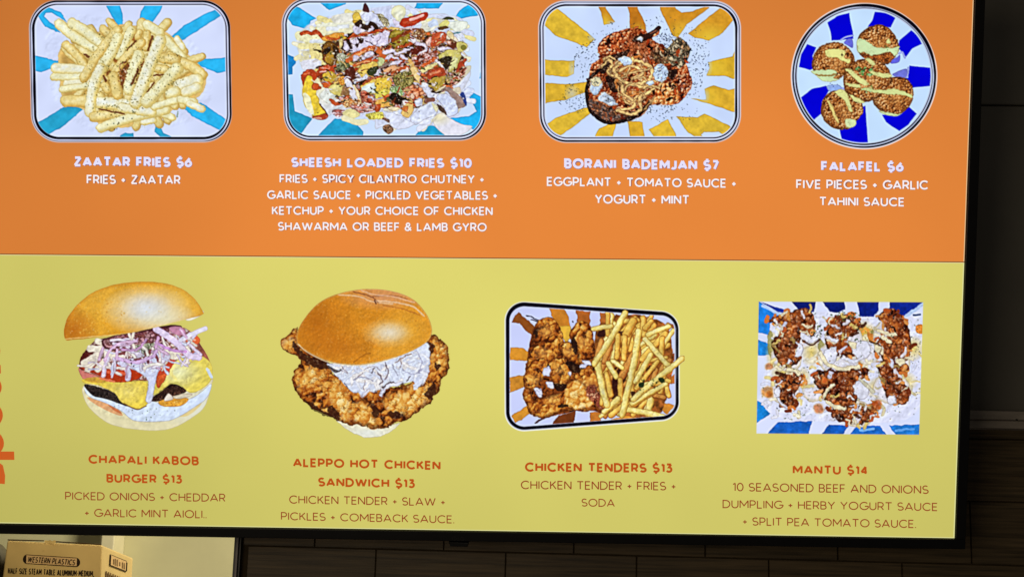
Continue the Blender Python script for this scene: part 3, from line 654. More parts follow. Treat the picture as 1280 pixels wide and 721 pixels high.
def pic_falafel():
    cv = Cv(985, 1, 1175, 190, seed=31)
    sd = np.hypot((cv.X - 1080) / 91.6, (cv.Y - 95.5) / 91.4) * 91.5 - 91.5
    m = dish(cv, sd, [(2.9, 1.35, .5, -.6, .5), (6.2, .6, -.6, .7, .7)], white=(186, 198, 226), inner=(196, 224, 255), edge=(238, 214, 200), din=8.2)
    cv.clip = m; cv.warp(.5, 9); cv.t(960, 0, 4)
    nav = dict(ink=((10, 8, 90), .5), iw=.5, amp=.05, sc=12, smooth=False)
    for p in ([(296, 115), (345, 82), (405, 66), (412, 110), (424, 160), (426, 195), (318, 205), (312, 160)],
              [(535, 62), (590, 66), (636, 92), (612, 140), (560, 130), (496, 138), (520, 105)],
              [(715, 154), (752, 186), (768, 220), (720, 245), (690, 285), (650, 240), (655, 205)],
              [(706, 330), (760, 336), (812, 340), (814, 385), (808, 432), (760, 436), (700, 440), (660, 395), (700, 390)],
              [(705, 536), (742, 570), (700, 625), (656, 656), (618, 632), (590, 610), (570, 575), (640, 575)],
              [(500, 712), (440, 716), (370, 700), (358, 650), (440, 600), (470, 540), (486, 530), (492, 620)],
              [(230, 600), (190, 560), (162, 490), (220, 446), (290, 430), (306, 450), (270, 510), (265, 570)],
              [(196, 222), (240, 240), (222, 280), (225, 345), (210, 352), (154, 336), (165, 275)]):
        cv.P(p, (4, 2, 214), **nav)
    for pts in ([(365, 200), (390, 186), (424, 180)], [(656, 268), (672, 262), (684, 290)], [(640, 372), (690, 385), (700, 340)], [(330, 430), (360, 440), (388, 450)]):
        cv.L(pts, 9, (168, 180, 246), ink=((20, 16, 120), .6))
    cv.P([(610, 295), (640, 290), (660, 275), (655, 310), (615, 320)], (96, 100, 224)); cv.P([(380, 215), (400, 195), (422, 200), (424, 240), (400, 230)], (100, 104, 220))
    cv.P([(625, 370), (690, 345), (690, 385), (640, 385)], (110, 116, 214)); cv.P([(295, 430), (350, 425), (365, 445), (310, 460)], (150, 180, 244))
    R = [(70, 30, 14), (140, 70, 28), (190, 108, 46), (214, 140, 66), (228, 178, 112), (172, 94, 40)]
    def ball(pts, seed, warm=0):
        cv.P(pts, (120, 62, 26), ink=((60, 30, 20), .8), iw=.8)
        mk = cv.inside(pts)
        ramp = [(min(255, a + warm), b + warm * .8, c) for a, b, c in R]
        old = cv.clip; cv.crust(mk, [(46, 20, 10), (100, 46, 18), (142, 74, 28), (182, 110, 48), (216, 156, 90), (236, 198, 144)], 2.9, seed, 1.1, dark=(50, 22, 12), deep=.42, gloss=.4); cv.clip = old; cv.rimdark(pts, 5., .75, (66, 32, 12), -.5, .3); q = np.mean(pts, 0); cv.clip = old * mk; cv.soft_(q[0] + 12, q[1] + 12, 75, 65, (224, 164, 92), .4); cv.clip = old
    S = dict(ink=((120, 92, 40), .75), iw=.55, amp=.06, sc=5)
    Y = (222, 226, 150); G = (206, 230, 176)
    ball([(455, 180), (500, 142), (560, 124), (610, 150), (645, 200), (655, 250), (630, 290), (590, 325), (520, 300), (470, 285), (444, 240)], 3)
    cv.P([(444, 205), (470, 195), (520, 225), (560, 240), (620, 240), (654, 232), (650, 265), (630, 282), (600, 262), (560, 270), (520, 280), (480, 262), (450, 262)], G, **S)
    cv.P([(470, 270), (520, 280), (570, 268), (612, 262), (625, 290), (590, 318), (530, 300), (480, 290)], (84, 40, 18), ink=None); 
    cv.crumb(cv.inside([(470, 272), (520, 282), (570, 270), (612, 264), (625, 290), (590, 318), (530, 300), (480, 290)]), R[:4], 1.9, 4, dk=.9)
    cv.P([(590, 210), (605, 192), (614, 216), (600, 222)], Y, **S)
    ball([(245, 250), (290, 222), (350, 212), (400, 240), (428, 280), (425, 320), (390, 360), (350, 400), (290, 405), (240, 370), (218, 320)], 5, 6)
    cv.P([(285, 258), (320, 245), (384, 256), (382, 290), (410, 300), (400, 318), (370, 305), (340, 290), (300, 290)], (232, 232, 146), **S)
    cv.P([(365, 275), (373, 272), (372, 282)], (60, 40, 20))
    cv.P([(215, 358), (260, 352), (330, 350), (345, 368), (330, 390), (360, 396), (310, 410), (270, 404), (240, 380)], G, **S)
    cv.L([(240, 376), (300, 380), (340, 372)], 8, (150, 120, 60))
    ball([(600, 400), (650, 385), (700, 400), (724, 440), (722, 500), (690, 550), (640, 578), (580, 565), (535, 530), (525, 490), (560, 450)], 7, 8)
    ball([(280, 490), (330, 455), (400, 460), (460, 500), (475, 560), (440, 610), (400, 645), (340, 645), (290, 615), (264, 560)], 9, 4)
    ball([(390, 340), (430, 310), (500, 295), (560, 310), (605, 350), (616, 400), (590, 440), (560, 480), (500, 510), (440, 500), (390, 460), (376, 400)], 11, 4)
    cv.P([(330, 462), (372, 446), (402, 480), (412, 520), (424, 558), (402, 552), (385, 510), (350, 480)], Y, **S)
    cv.P([(292, 500), (310, 510), (335, 560), (356, 612), (342, 612), (318, 560)], (232, 214, 130), **S)
    cv.P([(384, 605), (400, 594), (440, 600), (436, 630), (404, 640), (386, 628)], (214, 232, 176), **S)
    cv.P([(404, 470), (440, 485), (482, 510), (470, 518), (430, 505)], Y, **S)
    cv.P([(386, 350), (410, 346), (440, 372), (480, 396), (506, 420), (496, 430), (460, 420), (420, 385)], Y, **S)
    cv.P([(505, 350), (550, 362), (615, 374), (612, 390), (560, 388), (520, 372)], Y, **S)
    cv.P([(384, 414), (420, 420), (466, 430), (456, 442), (410, 434)], Y, **S)
    cv.P([(464, 442), (500, 438), (540, 450), (590, 448), (640, 446), (700, 465), (722, 478), (716, 490), (670, 476), (610, 474), (560, 468), (480, 456)], (212, 224, 150), **S)
    cv.P([(484, 294), (505, 292), (536, 318), (526, 330), (500, 315)], Y, **S)
    cv.P([(552, 555), (590, 560), (640, 570), (672, 565), (640, 582), (590, 576)], G, **S)
    cv.dots([(440, 340), (520, 330), (520, 380), (450, 370)], 26, [(60, 150, 70), (110, 190, 110), (150, 210, 150), (40, 90, 40)], (.7, 1.5), 1.8)
    cv.dots([(470, 440), (520, 435), (520, 460), (470, 465)], 10, [(80, 160, 80), (150, 210, 150)], (.5, 1.), 1.6)
    cv.dots([(580, 230), (612, 235), (600, 255)], 5, [(60, 100, 40)], (.4, .7))
    cv.dots([(300, 420), (350, 420), (330, 440)], 4, [(40, 60, 120)], (.4, .6))
    pass
    fm = sum(cv.inside(q) for q in ([(444, 240), (500, 130), (600, 140), (660, 240), (590, 330), (480, 290)], [(218, 320), (250, 240), (350, 205), (430, 290), (350, 405), (260, 400)], [(525, 490), (600, 395), (710, 400), (724, 500), (640, 580), (540, 540)], [(264, 560), (300, 470), (400, 450), (480, 560), (400, 650), (300, 625)], [(376, 400), (430, 300), (560, 300), (616, 400), (500, 512), (400, 470)]))
    cv.rough(np.clip(fm, 0, 1), 1.1, 2.6, .3, (60, 28, 16), .12, (240, 200, 150))
    return cv.done(.8)
def pic_loaded():
    cv = Cv(350, -6, 610, 180, seed=21)
    Q = rr_poly([(351.3, -2.6), (607.4, -3), (608.2, 176), (355.2, 176.6)], 34)
    sd = sd_poly(cv.X, cv.Y, Q) - 34
    m = dish(cv, sd, [(1.9, .8, .7, 0, .6), (5.6, .75, -.7, .3, .6)], inner=(206, 226, 255), din=6.8)
    cv.clip = m; cv.warp(.8, 7)
    A, B, C, D = (350, 0, 7.593), (470, 0, 7.593), (350, 85, 7.593), (470, 85, 7.593); Z = (320, 0, 4)
    S = dict(ink=((16, 90, 140), .8), iw=.5, amp=.16, sc=7, ext=(480, 87, 120, 82))
    BL = (30, 172, 232)
    for T, p, c in ((A, [(105, 160), (165, 85), (260, 135), (345, 178), (292, 200), (278, 284), (210, 288), (170, 230)], BL), (A, [(340, 22), (640, 18), (692, 62), (660, 112), (520, 158), (440, 95)], BL),
                    (A, [(903, 18), (1050, 18), (1040, 97), (905, 97)], BL), (B, [(385, 22), (662, 20), (600, 70), (540, 145), (335, 145), (365, 80)], BL), (B, [(715, 162), (862, 66), (942, 142), (870, 205), (740, 192)], BL),
                    (B, [(905, 462), (988, 438), (995, 740), (885, 740), (902, 600)], (36, 186, 240)), (A, [(78, 498), (150, 520), (242, 570), (242, 610), (215, 640), (212, 702), (180, 708), (78, 650)], (24, 132, 206)),
                    (C, [(92, 228), (215, 228), (230, 370), (312, 480), (282, 562), (240, 578), (180, 566), (92, 460)], (32, 150, 190)), (C, [(392, 612), (520, 478), (700, 500), (812, 540), (806, 637), (662, 637), (612, 598), (570, 640)], (36, 158, 204)),
                    (C, [(888, 637), (936, 576), (995, 637)], BL), (D, [(343, 570), (490, 498), (562, 540), (652, 637), (398, 640)], (32, 160, 206)),
                    (D, [(688, 480), (790, 412), (862, 372), (800, 250), (836, 214), (988, 290), (988, 440), (930, 552), (840, 526)], (32, 174, 236))):
        cv.t(*T); cv.P(p, c, smooth=False, rim=((16, 110, 176), .3), rw=2, **S)
    cv.t(*Z)
    mass = [(205, 190), (270, 120), (400, 75), (540, 50), (690, 30), (760, 60), (860, 75), (1050, 112), (1045, 210), (1050, 330), (1062, 420), (1050, 525), (960, 580), (880, 630), (760, 620), (680, 660), (640, 640), (540, 590), (380, 575), (290, 600), (238, 500), (230, 400), (255, 330), (212, 260)]
    cv.P(mass, (212, 220, 250), ink=((150, 140, 120), .25), amp=.05, hi=(-.75, 0, (238, 228, 168), 1.), soft=2.)
    cv.scatter([(215, 200), (400, 90), (560, 60), (520, 130), (340, 220), (320, 330), (240, 330)], 60, (14, 46), (14, 30), [(238, 232, 190), (226, 232, 244), (236, 226, 160), (240, 238, 214), (214, 222, 250)], ink=((176, 156, 80), .5), ang=.1, spread=1.)
    cv.scatter([(700, 40), (1045, 120), (1040, 300), (1000, 330), (980, 200), (860, 130)], 36, (14, 40), (14, 30), [(236, 232, 200), (222, 230, 250), (232, 224, 160), (214, 222, 250)], ink=((140, 130, 90), .5), spread=1.6, ang=.3)
    cv.scatter([(840, 500), (1050, 420), (1050, 540), (900, 630), (700, 640), (620, 560)], 34, (16, 44), (16, 34), [(216, 226, 254), (226, 232, 252), (236, 232, 206), (210, 220, 248)], ink=((110, 110, 130), .5), ang=-.4, spread=1.6)
    core = [(330, 210), (480, 150), (560, 130), (720, 140), (860, 150), (1000, 200), (1030, 300), (1040, 380), (960, 450), (880, 470), (820, 540), (600, 540), (520, 540), (400, 490), (330, 420), (300, 330)]
    cv.crumb(cv.inside(core), [(40, 22, 16), (120, 48, 26), (200, 190, 200), (170, 66, 34), (232, 200, 120), (60, 40, 26), (226, 220, 236), (150, 120, 50), (196, 92, 44)], 4.6, 7, dark=(36, 18, 12), lines=.22, cm=.8, an=.5, st=1.6)
    cv.scatter(core, 150, (10, 34), (7, 20), [(44, 26, 18), (120, 48, 26), (178, 66, 32), (222, 216, 242), (232, 200, 110), (206, 100, 48), (150, 126, 50), (236, 226, 200), (70, 40, 26)], ang=-.3, spread=1.8)
    K = dict(ink=((60, 28, 16), .7), iw=.5, amp=.14, sc=3); K2 = dict(ink=((120, 100, 60), .5), iw=.5, amp=.08, sc=4)
    RED = (178, 64, 28); LAV = (222, 216, 242); CRM = (238, 234, 200); WH = (216, 222, 250); DK = (44, 28, 20)
    P = lambda p, c, k=K, **q: cv.P(p, c, **dict(k, **q)); Lk = ((60, 28, 16), .6)
    L = lambda p, w, c, ink=Lk, **q: cv.L(p, w, c, ink=ink, **q)
    cv.t(*A)
    soft = ((170, 160, 90), .35)
    for p, w, c in (([(190, 345), (300, 360), (390, 380)], 95, (236, 234, 190)), ([(370, 255), (680, 232)], 60, (234, 236, 214)), ([(530, 185), (690, 165)], 85, (232, 232, 222)), ([(400, 300), (560, 290), (680, 280)], 74, (238, 234, 196)),
                    ([(200, 440), (330, 440)], 60, (236, 228, 170)), ([(330, 460), (350, 540), (395, 610)], 110, (236, 222, 150)), ([(250, 620), (350, 610)], 100, (224, 226, 240)), ([(460, 275), (540, 275)], 46, (226, 232, 240)), ([(560, 255), (640, 250)], 40, (228, 234, 240)), ([(300, 395), (385, 390)], 40, (226, 232, 240))):
        L(p, w, c, ink=soft)
    P([(690, 140), (740, 118), (770, 170), (740, 220), (700, 200)], (228, 196, 80)); P([(690, 200), (720, 190), (760, 210), (720, 240)], (216, 170, 50))
    P([(560, 430), (640, 370), (720, 340), (860, 345), (1030, 290), (1020, 420), (900, 450), (760, 500), (640, 500), (590, 470)], LAV)
    P([(770, 150), (850, 105), (930, 150), (965, 210), (990, 260), (880, 215), (800, 205)], WH); P([(710, 240), (770, 270), (820, 300), (720, 330), (690, 290)], LAV); P([(830, 290), (870, 245), (930, 290), (850, 310)], LAV)
    P([(705, 235), (760, 185), (790, 225), (830, 240), (860, 205), (910, 225), (945, 275), (915, 295), (880, 245), (850, 258), (835, 292), (780, 285)], DK); P([(786, 106), (808, 32), (850, 112)], (70, 32, 34))
    P([(925, 140), (990, 155), (1040, 230), (1000, 250), (950, 190)], (120, 110, 66)); cv.crumb(cv.inside([(925, 140), (990, 155), (1040, 230), (1000, 250), (950, 190)]), [(60, 60, 30), (170, 160, 110), (230, 225, 190), (90, 80, 40)], 2.2, 12)
    L([(205, 322), (250, 308), (300, 322), (350, 305), (395, 345), (430, 372), (520, 370), (600, 345)], 36, RED); L([(225, 318), (262, 318)], 10, (226, 120, 60), ink=None); L([(330, 318), (370, 330)], 9, (220, 110, 70), ink=None)
    P([(410, 350), (560, 308), (612, 335), (560, 372), (440, 395), (400, 385)], (232, 160, 62)); L([(440, 360), (530, 375), (590, 350)], 22, (196, 84, 30)); P([(560, 330), (640, 350), (600, 372)], (214, 180, 60))
    L([(630, 378), (720, 345), (820, 320), (985, 285)], 28, RED); L([(770, 322), (840, 318)], 9, (236, 190, 150), ink=None)
    for p in ([(620, 365), (655, 380), (690, 440), (665, 470), (640, 420)], [(725, 362), (792, 372), (780, 418), (745, 400)], [(700, 400), (745, 430), (715, 445)], [(600, 400), (580, 460), (640, 500), (660, 470), (610, 440)]): P(p, DK)
    P([(600, 420), (630, 400), (665, 450), (640, 490), (600, 460)], LAV); P([(660, 370), (710, 360), (720, 420), (690, 430)], LAV)
    L([(850, 400), (885, 425), (895, 445)], 7, (50, 30, 40), ink=None); L([(810, 390), (840, 400)], 6, (60, 40, 50), ink=None); L([(960, 350), (925, 400), (920, 430)], 6, (120, 100, 130), ink=None); L([(865, 345), (890, 375)], 7, (70, 40, 40), ink=None)
    cv.E(478, 510, 80, 118, (122, 82, 30), rot=-6, ink=((50, 28, 14), .9), iw=.9, rim=((80, 48, 18), .7), rw=2.6, amp=.2); cv.E(470, 545, 42, 62, (176, 134, 46), ink=None); P([(410, 490), (455, 445), (480, 450), (470, 500), (425, 525)], (36, 24, 16)); P([(500, 430), (560, 490), (535, 575), (512, 520)], (52, 34, 18)); cv.E(515, 512, 14, 14, (236, 226, 200))
    P([(560, 380), (600, 365), (580, 470), (560, 460)], (206, 190, 130)); cv.crumb(cv.inside([(540, 540), (570, 500), (620, 520), (620, 580), (570, 590)]), [(70, 110, 50), (220, 232, 190), (236, 236, 220), (120, 150, 80)], 2.2, 15)
    L([(640, 582), (720, 528), (820, 470), (905, 458), (965, 520), (1005, 570)], 46, (204, 98, 44)); L([(690, 552), (800, 492), (900, 472)], 14, (236, 170, 110), ink=None); L([(700, 625), (860, 575), (965, 605)], 30, (200, 92, 42)); L([(720, 612), (850, 580)], 9, (236, 180, 120), ink=None)
    for e in ((845, 522, 52, 28, -25), (720, 560, 34, 26, -20), (795, 560, 22, 16, 0), (1020, 495, 48, 20, 10), (1040, 545, 40, 18, -20)): cv.E(*e[:4], LAV, rot=e[4], **K)
    P([(750, 645), (860, 592), (965, 608), (910, 640), (885, 720), (760, 725)], (226, 196, 92)); P([(830, 662), (925, 640), (905, 705), (850, 715)], (50, 56, 30)); P([(905, 690), (940, 660), (970, 700), (920, 715)], WH)
    P([(205, 725), (238, 682), (300, 655), (340, 690), (400, 618), (500, 636), (515, 692), (440, 684), (360, 725)], RED); L([(390, 650), (470, 655)], 10, (236, 150, 120), ink=None); L([(380, 690), (430, 680)], 10, (240, 200, 190), ink=None)
    cv.crumb(cv.inside([(540, 610), (640, 600), (660, 660), (560, 680)]), [(40, 30, 20), (160, 170, 130), (80, 90, 50), (30, 20, 20)], 2.4, 17)
    cv.E(665, 695, 50, 58, (92, 36, 24), **K)
    cv.t(*B)
    P([(148, 130), (165, 75), (215, 52), (268, 75), (282, 130), (250, 190), (225, 220), (190, 190)], (238, 238, 196), K2, hi=(0, 0, (236, 240, 236), .7))
    P([(160, 190), (230, 215), (215, 265), (180, 250)], LAV, K2)
    P([(228, 235), (250, 180), (330, 158), (475, 118), (497, 150), (470, 192), (400, 222), (330, 250), (262, 258)], (176, 48, 22)); L([(330, 192), (380, 175), (450, 150)], 26, (236, 180, 170), ink=None); L([(260, 215), (380, 215)], 18, (196, 76, 44), ink=None)
    P([(425, 255), (540, 188), (640, 178), (662, 200), (600, 258), (470, 312)], (230, 230, 214), K2); P([(500, 220), (560, 190), (590, 240), (520, 265)], (206, 220, 246), K2, ink=None); P([(690, 212), (850, 205), (862, 265), (770, 305), (700, 262)], (232, 238, 226), K2, ink=((80, 110, 100), .6)); P([(600, 240), (660, 190), (700, 225), (640, 270)], (222, 216, 130), K2); P([(635, 178), (700, 162), (745, 188), (690, 192)], (60, 66, 30)); P([(590, 268), (660, 245), (690, 270), (610, 285)], (90, 60, 30)); L([(730, 325), (800, 310)], 10, (60, 120, 130), ink=None)
    cv.E(225, 372, 112, 96, (148, 126, 40), ink=((50, 40, 12), .9), iw=.8, amp=.25, sc=3, grain=.3); L([(130, 392), (220, 350), (315, 300)], 34, (146, 66, 24)); L([(200, 452), (290, 435), (340, 410)], 34, (180, 74, 32)); cv.E(290, 382, 14, 12, (206, 200, 90)); L([(150, 330), (240, 300)], 16, (182, 160, 70), ink=None)
    L([(230, 275), (340, 272)], 16, (232, 200, 190)); P([(330, 340), (392, 385), (340, 408)], (226, 222, 236))
    cv.crumb(cv.inside([(350, 280), (440, 270), (480, 330), (420, 370), (370, 350)]), [(70, 34, 20), (200, 140, 80), (120, 60, 30), (230, 200, 150)], 2.6, 23)
    P([(470, 405), (545, 330), (640, 298), (675, 350), (640, 402), (560, 445), (505, 450)], (188, 76, 42)); P([(470, 410), (530, 350), (520, 430), (500, 440)], (232, 190, 180)); L([(560, 370), (620, 330)], 20, (206, 110, 66), ink=None)
    P([(660, 390), (720, 372), (775, 420), (750, 460), (690, 445)], (96, 44, 26)); cv.E(690, 402, 30, 22, (222, 164, 140), **K); cv.E(690, 402, 12, 9, (240, 220, 210), ink=None)
    P([(780, 392), (860, 420), (858, 470), (790, 505), (760, 440)], (216, 206, 118)); cv.E(832, 455, 26, 24, (130, 126, 50)); P([(690, 290), (740, 330), (730, 380), (670, 330)], (226, 210, 160))
    P([(600, 522), (700, 468), (805, 510), (775, 640), (690, 690), (722, 540), (610, 562)], (206, 196, 108)); P([(600, 572), (705, 530), (702, 625), (655, 665)], (46, 38, 24)); P([(720, 560), (780, 560), (760, 640), (700, 670)], (222, 224, 160), K2)
    for p, w in (([(85, 502), (165, 490)], 42), ([(185, 512), (350, 462)], 28), ([(400, 410), (440, 430), (500, 480)], 46), ([(405, 520), (490, 475)], 26), ([(470, 568), (535, 535)], 54), ([(130, 545), (210, 560)], 22), ([(240, 530), (290, 560)], 26), ([(150, 610), (240, 590)], 36), ([(340, 500), (400, 470)], 24)): L(p, w, LAV)
    cv.crumb(cv.inside([(330, 560), (470, 500), (570, 480), (580, 560), (440, 650), (380, 660)]), [(70, 20, 16), (150, 60, 34), (226, 200, 200), (120, 40, 26)], 3.2, 29, an=-.5, st=2.)
    L([(425, 642), (560, 562)], 36, (200, 92, 42)); L([(440, 676), (565, 610)], 34, (226, 214, 150)); P([(330, 470), (440, 440), (470, 470), (360, 520)], (90, 30, 20))
    L([(570, 582), (620, 620), (655, 690)], 30, (226, 226, 236)); P([(480, 700), (540, 650), (640, 650), (655, 730), (500, 740)], (180, 78, 38)); L([(520, 690), (610, 670)], 18, (214, 130, 80), ink=None)
    L([(320, 580), (365, 655), (400, 730)], 46, (228, 178, 100)); P([(755, 700), (800, 585), (850, 640), (820, 730), (760, 740)], (178, 64, 34)); P([(800, 660), (900, 630), (880, 720), (820, 730)], (214, 206, 180), K2)
    cv.E(160, 660, 90, 30, (228, 170, 120), rot=-10, **K); P([(20, 560), (90, 560), (60, 620), (20, 640)], (200, 210, 150)); L([(40, 650), (150, 590)], 22, (140, 120, 110))
    cv.t(*C)
    P([(380, 262), (450, 185), (530, 260), (480, 335), (430, 320)], (226, 232, 226), K2)
    cv.E(470, 85, 66, 52, (208, 172, 58), **K); cv.E(542, 205, 78, 58, (216, 200, 110), rot=20, ink=((90, 80, 20), .7), hi=(-.2, -.2, (236, 236, 180), .8)); P([(395, 150), (480, 128), (470, 180), (420, 190)], (204, 92, 36)); cv.crumb(cv.inside([(540, 60), (620, 80), (630, 140), (560, 150)]), [(120, 50, 20), (236, 170, 70), (210, 120, 40)], 2.4, 31)
    cv.E(665, 80, 50, 64, (84, 36, 24), **K); P([(590, 190), (650, 180), (650, 260), (590, 260)], (150, 110, 70))
    P([(205, 75), (250, 18), (320, 20), (355, 85), (320, 140), (395, 190), (335, 222), (296, 200), (275, 90), (245, 190), (255, 215), (215, 165)], (178, 62, 28)); L([(225, 60), (280, 50)], 14, (214, 110, 60), ink=None)
    P([(215, 245), (245, 90), (300, 85), (320, 150), (340, 210), (350, 260), (380, 300), (378, 345), (440, 435), (320, 462), (300, 420), (240, 370)], (236, 204, 62), amp=.18, sc=4); P([(220, 250), (268, 250), (300, 330), (325, 450), (250, 380)], (238, 236, 196), K2, ink=None); cv.E(335, 180, 38, 34, (186, 74, 32), **K); P([(310, 465), (450, 432), (438, 482), (370, 494)], (176, 66, 36)); L([(330, 478), (390, 478)], 10, (236, 190, 160), ink=None); L([(378, 345), (410, 390), (450, 440)], 11, (80, 30, 14), ink=None); L([(300, 120), (340, 140)], 12, (236, 220, 190), ink=None)
    L([(640, 130), (680, 210), (715, 280)], 58, (226, 226, 240)); L([(710, 132), (825, 82)], 36, WH); L([(700, 170), (730, 230), (762, 330)], 30, (240, 220, 170))
    P([(760, 175), (900, 100), (1000, 78), (1062, 150), (1025, 232), (960, 262), (880, 248)], (236, 202, 92)); P([(770, 192), (905, 138), (965, 200), (885, 245)], (224, 238, 238), K2); L([(790, 152), (900, 102), (1005, 75)], 22, (180, 86, 40)); P([(850, 182), (872, 190), (868, 215)], (30, 30, 60)); P([(910, 150), (950, 190), (990, 210), (960, 150)], (214, 220, 130), K2); P([(960, 215), (1040, 200), (1030, 250), (965, 275)], (232, 214, 90))
    cv.crumb(cv.inside([(765, 225), (820, 220), (880, 290), (950, 290), (900, 335), (790, 335), (770, 290)]), [(70, 16, 10), (176, 66, 40), (226, 150, 120), (130, 40, 24)], 2.6, 37, an=.2, st=1.8)
    L([(485, 310), (530, 342), (600, 315), (645, 280)], 34, (186, 76, 34)); L([(570, 320), (640, 300)], 22, (236, 206, 206)); cv.crumb(cv.inside([(590, 300), (740, 300), (760, 360), (640, 380), (590, 340)]), [(190, 90, 40), (240, 210, 150), (214, 130, 60), (236, 220, 200)], 2.6, 41, an=.2, st=1.8)
    cv.crumb(cv.inside([(690, 350), (930, 350), (930, 400), (760, 430), (690, 400)]), [(110, 50, 40), (226, 206, 210), (180, 90, 70), (236, 230, 230), (200, 160, 140)], 2.6, 43, an=.1, st=3.2)
    cv.crumb(cv.inside([(500, 405), (600, 395), (620, 440), (560, 465), (510, 450)]), [(60, 20, 30), (226, 206, 216), (150, 70, 60), (230, 220, 230)], 2.6, 47, an=-.2, st=2.6)
    P([(600, 420), (680, 390), (760, 440), (700, 480), (620, 470)], (232, 224, 160), K2); P([(935, 300), (1000, 300), (1063, 340), (1063, 370), (960, 350)], (228, 184, 100)); cv.E(926, 385, 36, 34, (188, 76, 28), **K)
    P([(820, 440), (960, 418), (1015, 462), (890, 492), (830, 475)], (212, 202, 84)); cv.crumb(cv.inside([(820, 440), (960, 418), (1015, 462), (890, 492), (830, 475)]), [(150, 140, 40), (230, 222, 110), (200, 190, 70)], 2., 53, an=1.2, st=2.5, dk=.5)
    L([(610, 478), (720, 515), (815, 512)], 56, (236, 232, 190), ink=((140, 130, 80), .5)); P([(990, 425), (1070, 395), (1070, 540), (1000, 490)], (230, 226, 214), K2); L([(980, 480), (1040, 495)], 22, (150, 80, 60))
    cv.t(*D)
    P([(0, 102), (70, 78), (142, 160), (80, 212), (0, 232)], (236, 200, 72)); L([(0, 92), (70, 72)], 18, (186, 80, 40)); P([(0, 240), (90, 200), (110, 250), (40, 290), (0, 290)], (226, 214, 90)); cv.dots([(0, 160), (100, 150), (100, 240), (0, 240)], 14, [(30, 40, 20)], (.4, .8))
    P([(0, 310), (50, 280), (150, 350), (60, 380), (0, 350)], (232, 176, 84)); P([(0, 350), (40, 345), (45, 400), (0, 420)], (190, 76, 34))
    cv.E(262, 100, 102, 96, (134, 124, 58), ink=((40, 34, 12), .9), iw=.8); cv.crumb(cv.inside([(170, 90), (220, 40), (310, 30), (355, 90), (330, 160), (260, 195), (190, 160)]), [(60, 66, 26), (150, 140, 70), (196, 184, 110), (100, 96, 40), (40, 40, 20)], 2.3, 61); L([(160, 60), (240, 12), (300, 2)], 40, (190, 84, 40)); cv.E(295, 12, 20, 18, (240, 220, 200))
    cv.crumb(cv.inside([(135, 195), (190, 170), (240, 190), (265, 255), (160, 250)]), [(50, 110, 40), (220, 236, 190), (110, 160, 80), (236, 240, 220)], 2.4, 67)
    P([(115, 282), (170, 238), (230, 265), (285, 292), (250, 358), (200, 335)], (30, 22, 16)); P([(255, 320), (290, 300), (310, 340), (270, 362)], (232, 226, 230))
    mk = [(268, 212), (340, 168), (455, 198), (462, 240), (390, 292), (310, 275)]; P(mk, (190, 92, 56)); cv.crumb(cv.inside(mk), [(120, 40, 24), (206, 110, 66), (232, 170, 130), (170, 70, 40)], 3., 71, an=-.5, st=2.); cv.E(346, 270, 25, 24, (240, 206, 180), **K)
    P([(480, 165), (560, 90), (645, 65), (662, 112), (590, 215), (530, 200)], (180, 154, 62)); P([(485, 60), (580, 8), (645, 10), (652, 82), (560, 92), (505, 112)], (176, 66, 36)); L([(520, 60), (610, 40)], 18, (214, 130, 90), ink=None); cv.E(545, 165, 20, 18, (236, 226, 216), **K); P([(470, 150), (520, 145), (520, 170)], (40, 24, 14))
    cv.crumb(cv.inside([(660, 100), (760, 50), (860, 0), (830, 90), (750, 160), (680, 140)]), [(70, 20, 14), (176, 80, 50), (226, 210, 200), (150, 130, 60), (214, 180, 140)], 3., 73, an=-.7, st=1.8)
    P([(760, 160), (880, 50), (900, 20), (890, 100), (800, 235), (750, 200)], (214, 220, 240), K2)
    L([(350, 10), (400, 90), (455, 165)], 58, (236, 204, 136)); L([(455, 165), (500, 240), (570, 285)], 62, (218, 222, 244))
    P([(630, 190), (700, 185), (800, 270), (856, 352), (780, 385), (740, 310), (690, 240)], (150, 124, 116), amp=.3); P([(720, 200), (800, 190), (790, 250)], (226, 214, 190), K2); L([(575, 225), (660, 165)], 16, (236, 226, 190))
    P([(800, 250), (835, 230), (862, 330), (850, 355)], (40, 60, 130), ink=None); cv.E(826, 292, 8, 8, (240, 240, 240))
    P([(570, 275), (640, 240), (742, 300), (782, 392), (764, 440), (692, 462), (650, 392), (600, 320)], (212, 222, 252)); P([(585, 345), (650, 390), (675, 445), (600, 402)], (76, 56, 44))
    P([(440, 290), (555, 285), (545, 325), (470, 330)], (130, 80, 66)); P([(235, 425), (330, 305), (355, 400), (300, 475)], (226, 190, 112)); P([(240, 380), (310, 370), (290, 420)], (200, 110, 50)); P([(110, 370), (240, 380), (160, 420)], (236, 220, 180))
    P([(325, 475), (420, 372), (545, 318), (592, 380), (560, 452), (460, 492), (372, 545)], (216, 224, 248)); P([(365, 310), (430, 298), (445, 352), (390, 365)], (216, 222, 244)); P([(530, 330), (590, 370), (570, 420)], (232, 230, 190), K2)
    P([(60, 400), (120, 420), (200, 440), (330, 510), (365, 540), (270, 578), (170, 572)], (218, 224, 246), K2, ink=((90, 80, 80), .6)); P([(0, 490), (90, 500), (150, 560), (60, 560), (0, 580)], (214, 222, 246), K2); P([(60, 480), (130, 490), (120, 520)], (120, 90, 80))
    P([(538, 505), (620, 420), (700, 478), (830, 540), (915, 560), (800, 640), (655, 640)], (226, 226, 240), K2, hi=(-.7, -.6, (236, 226, 170), .8))
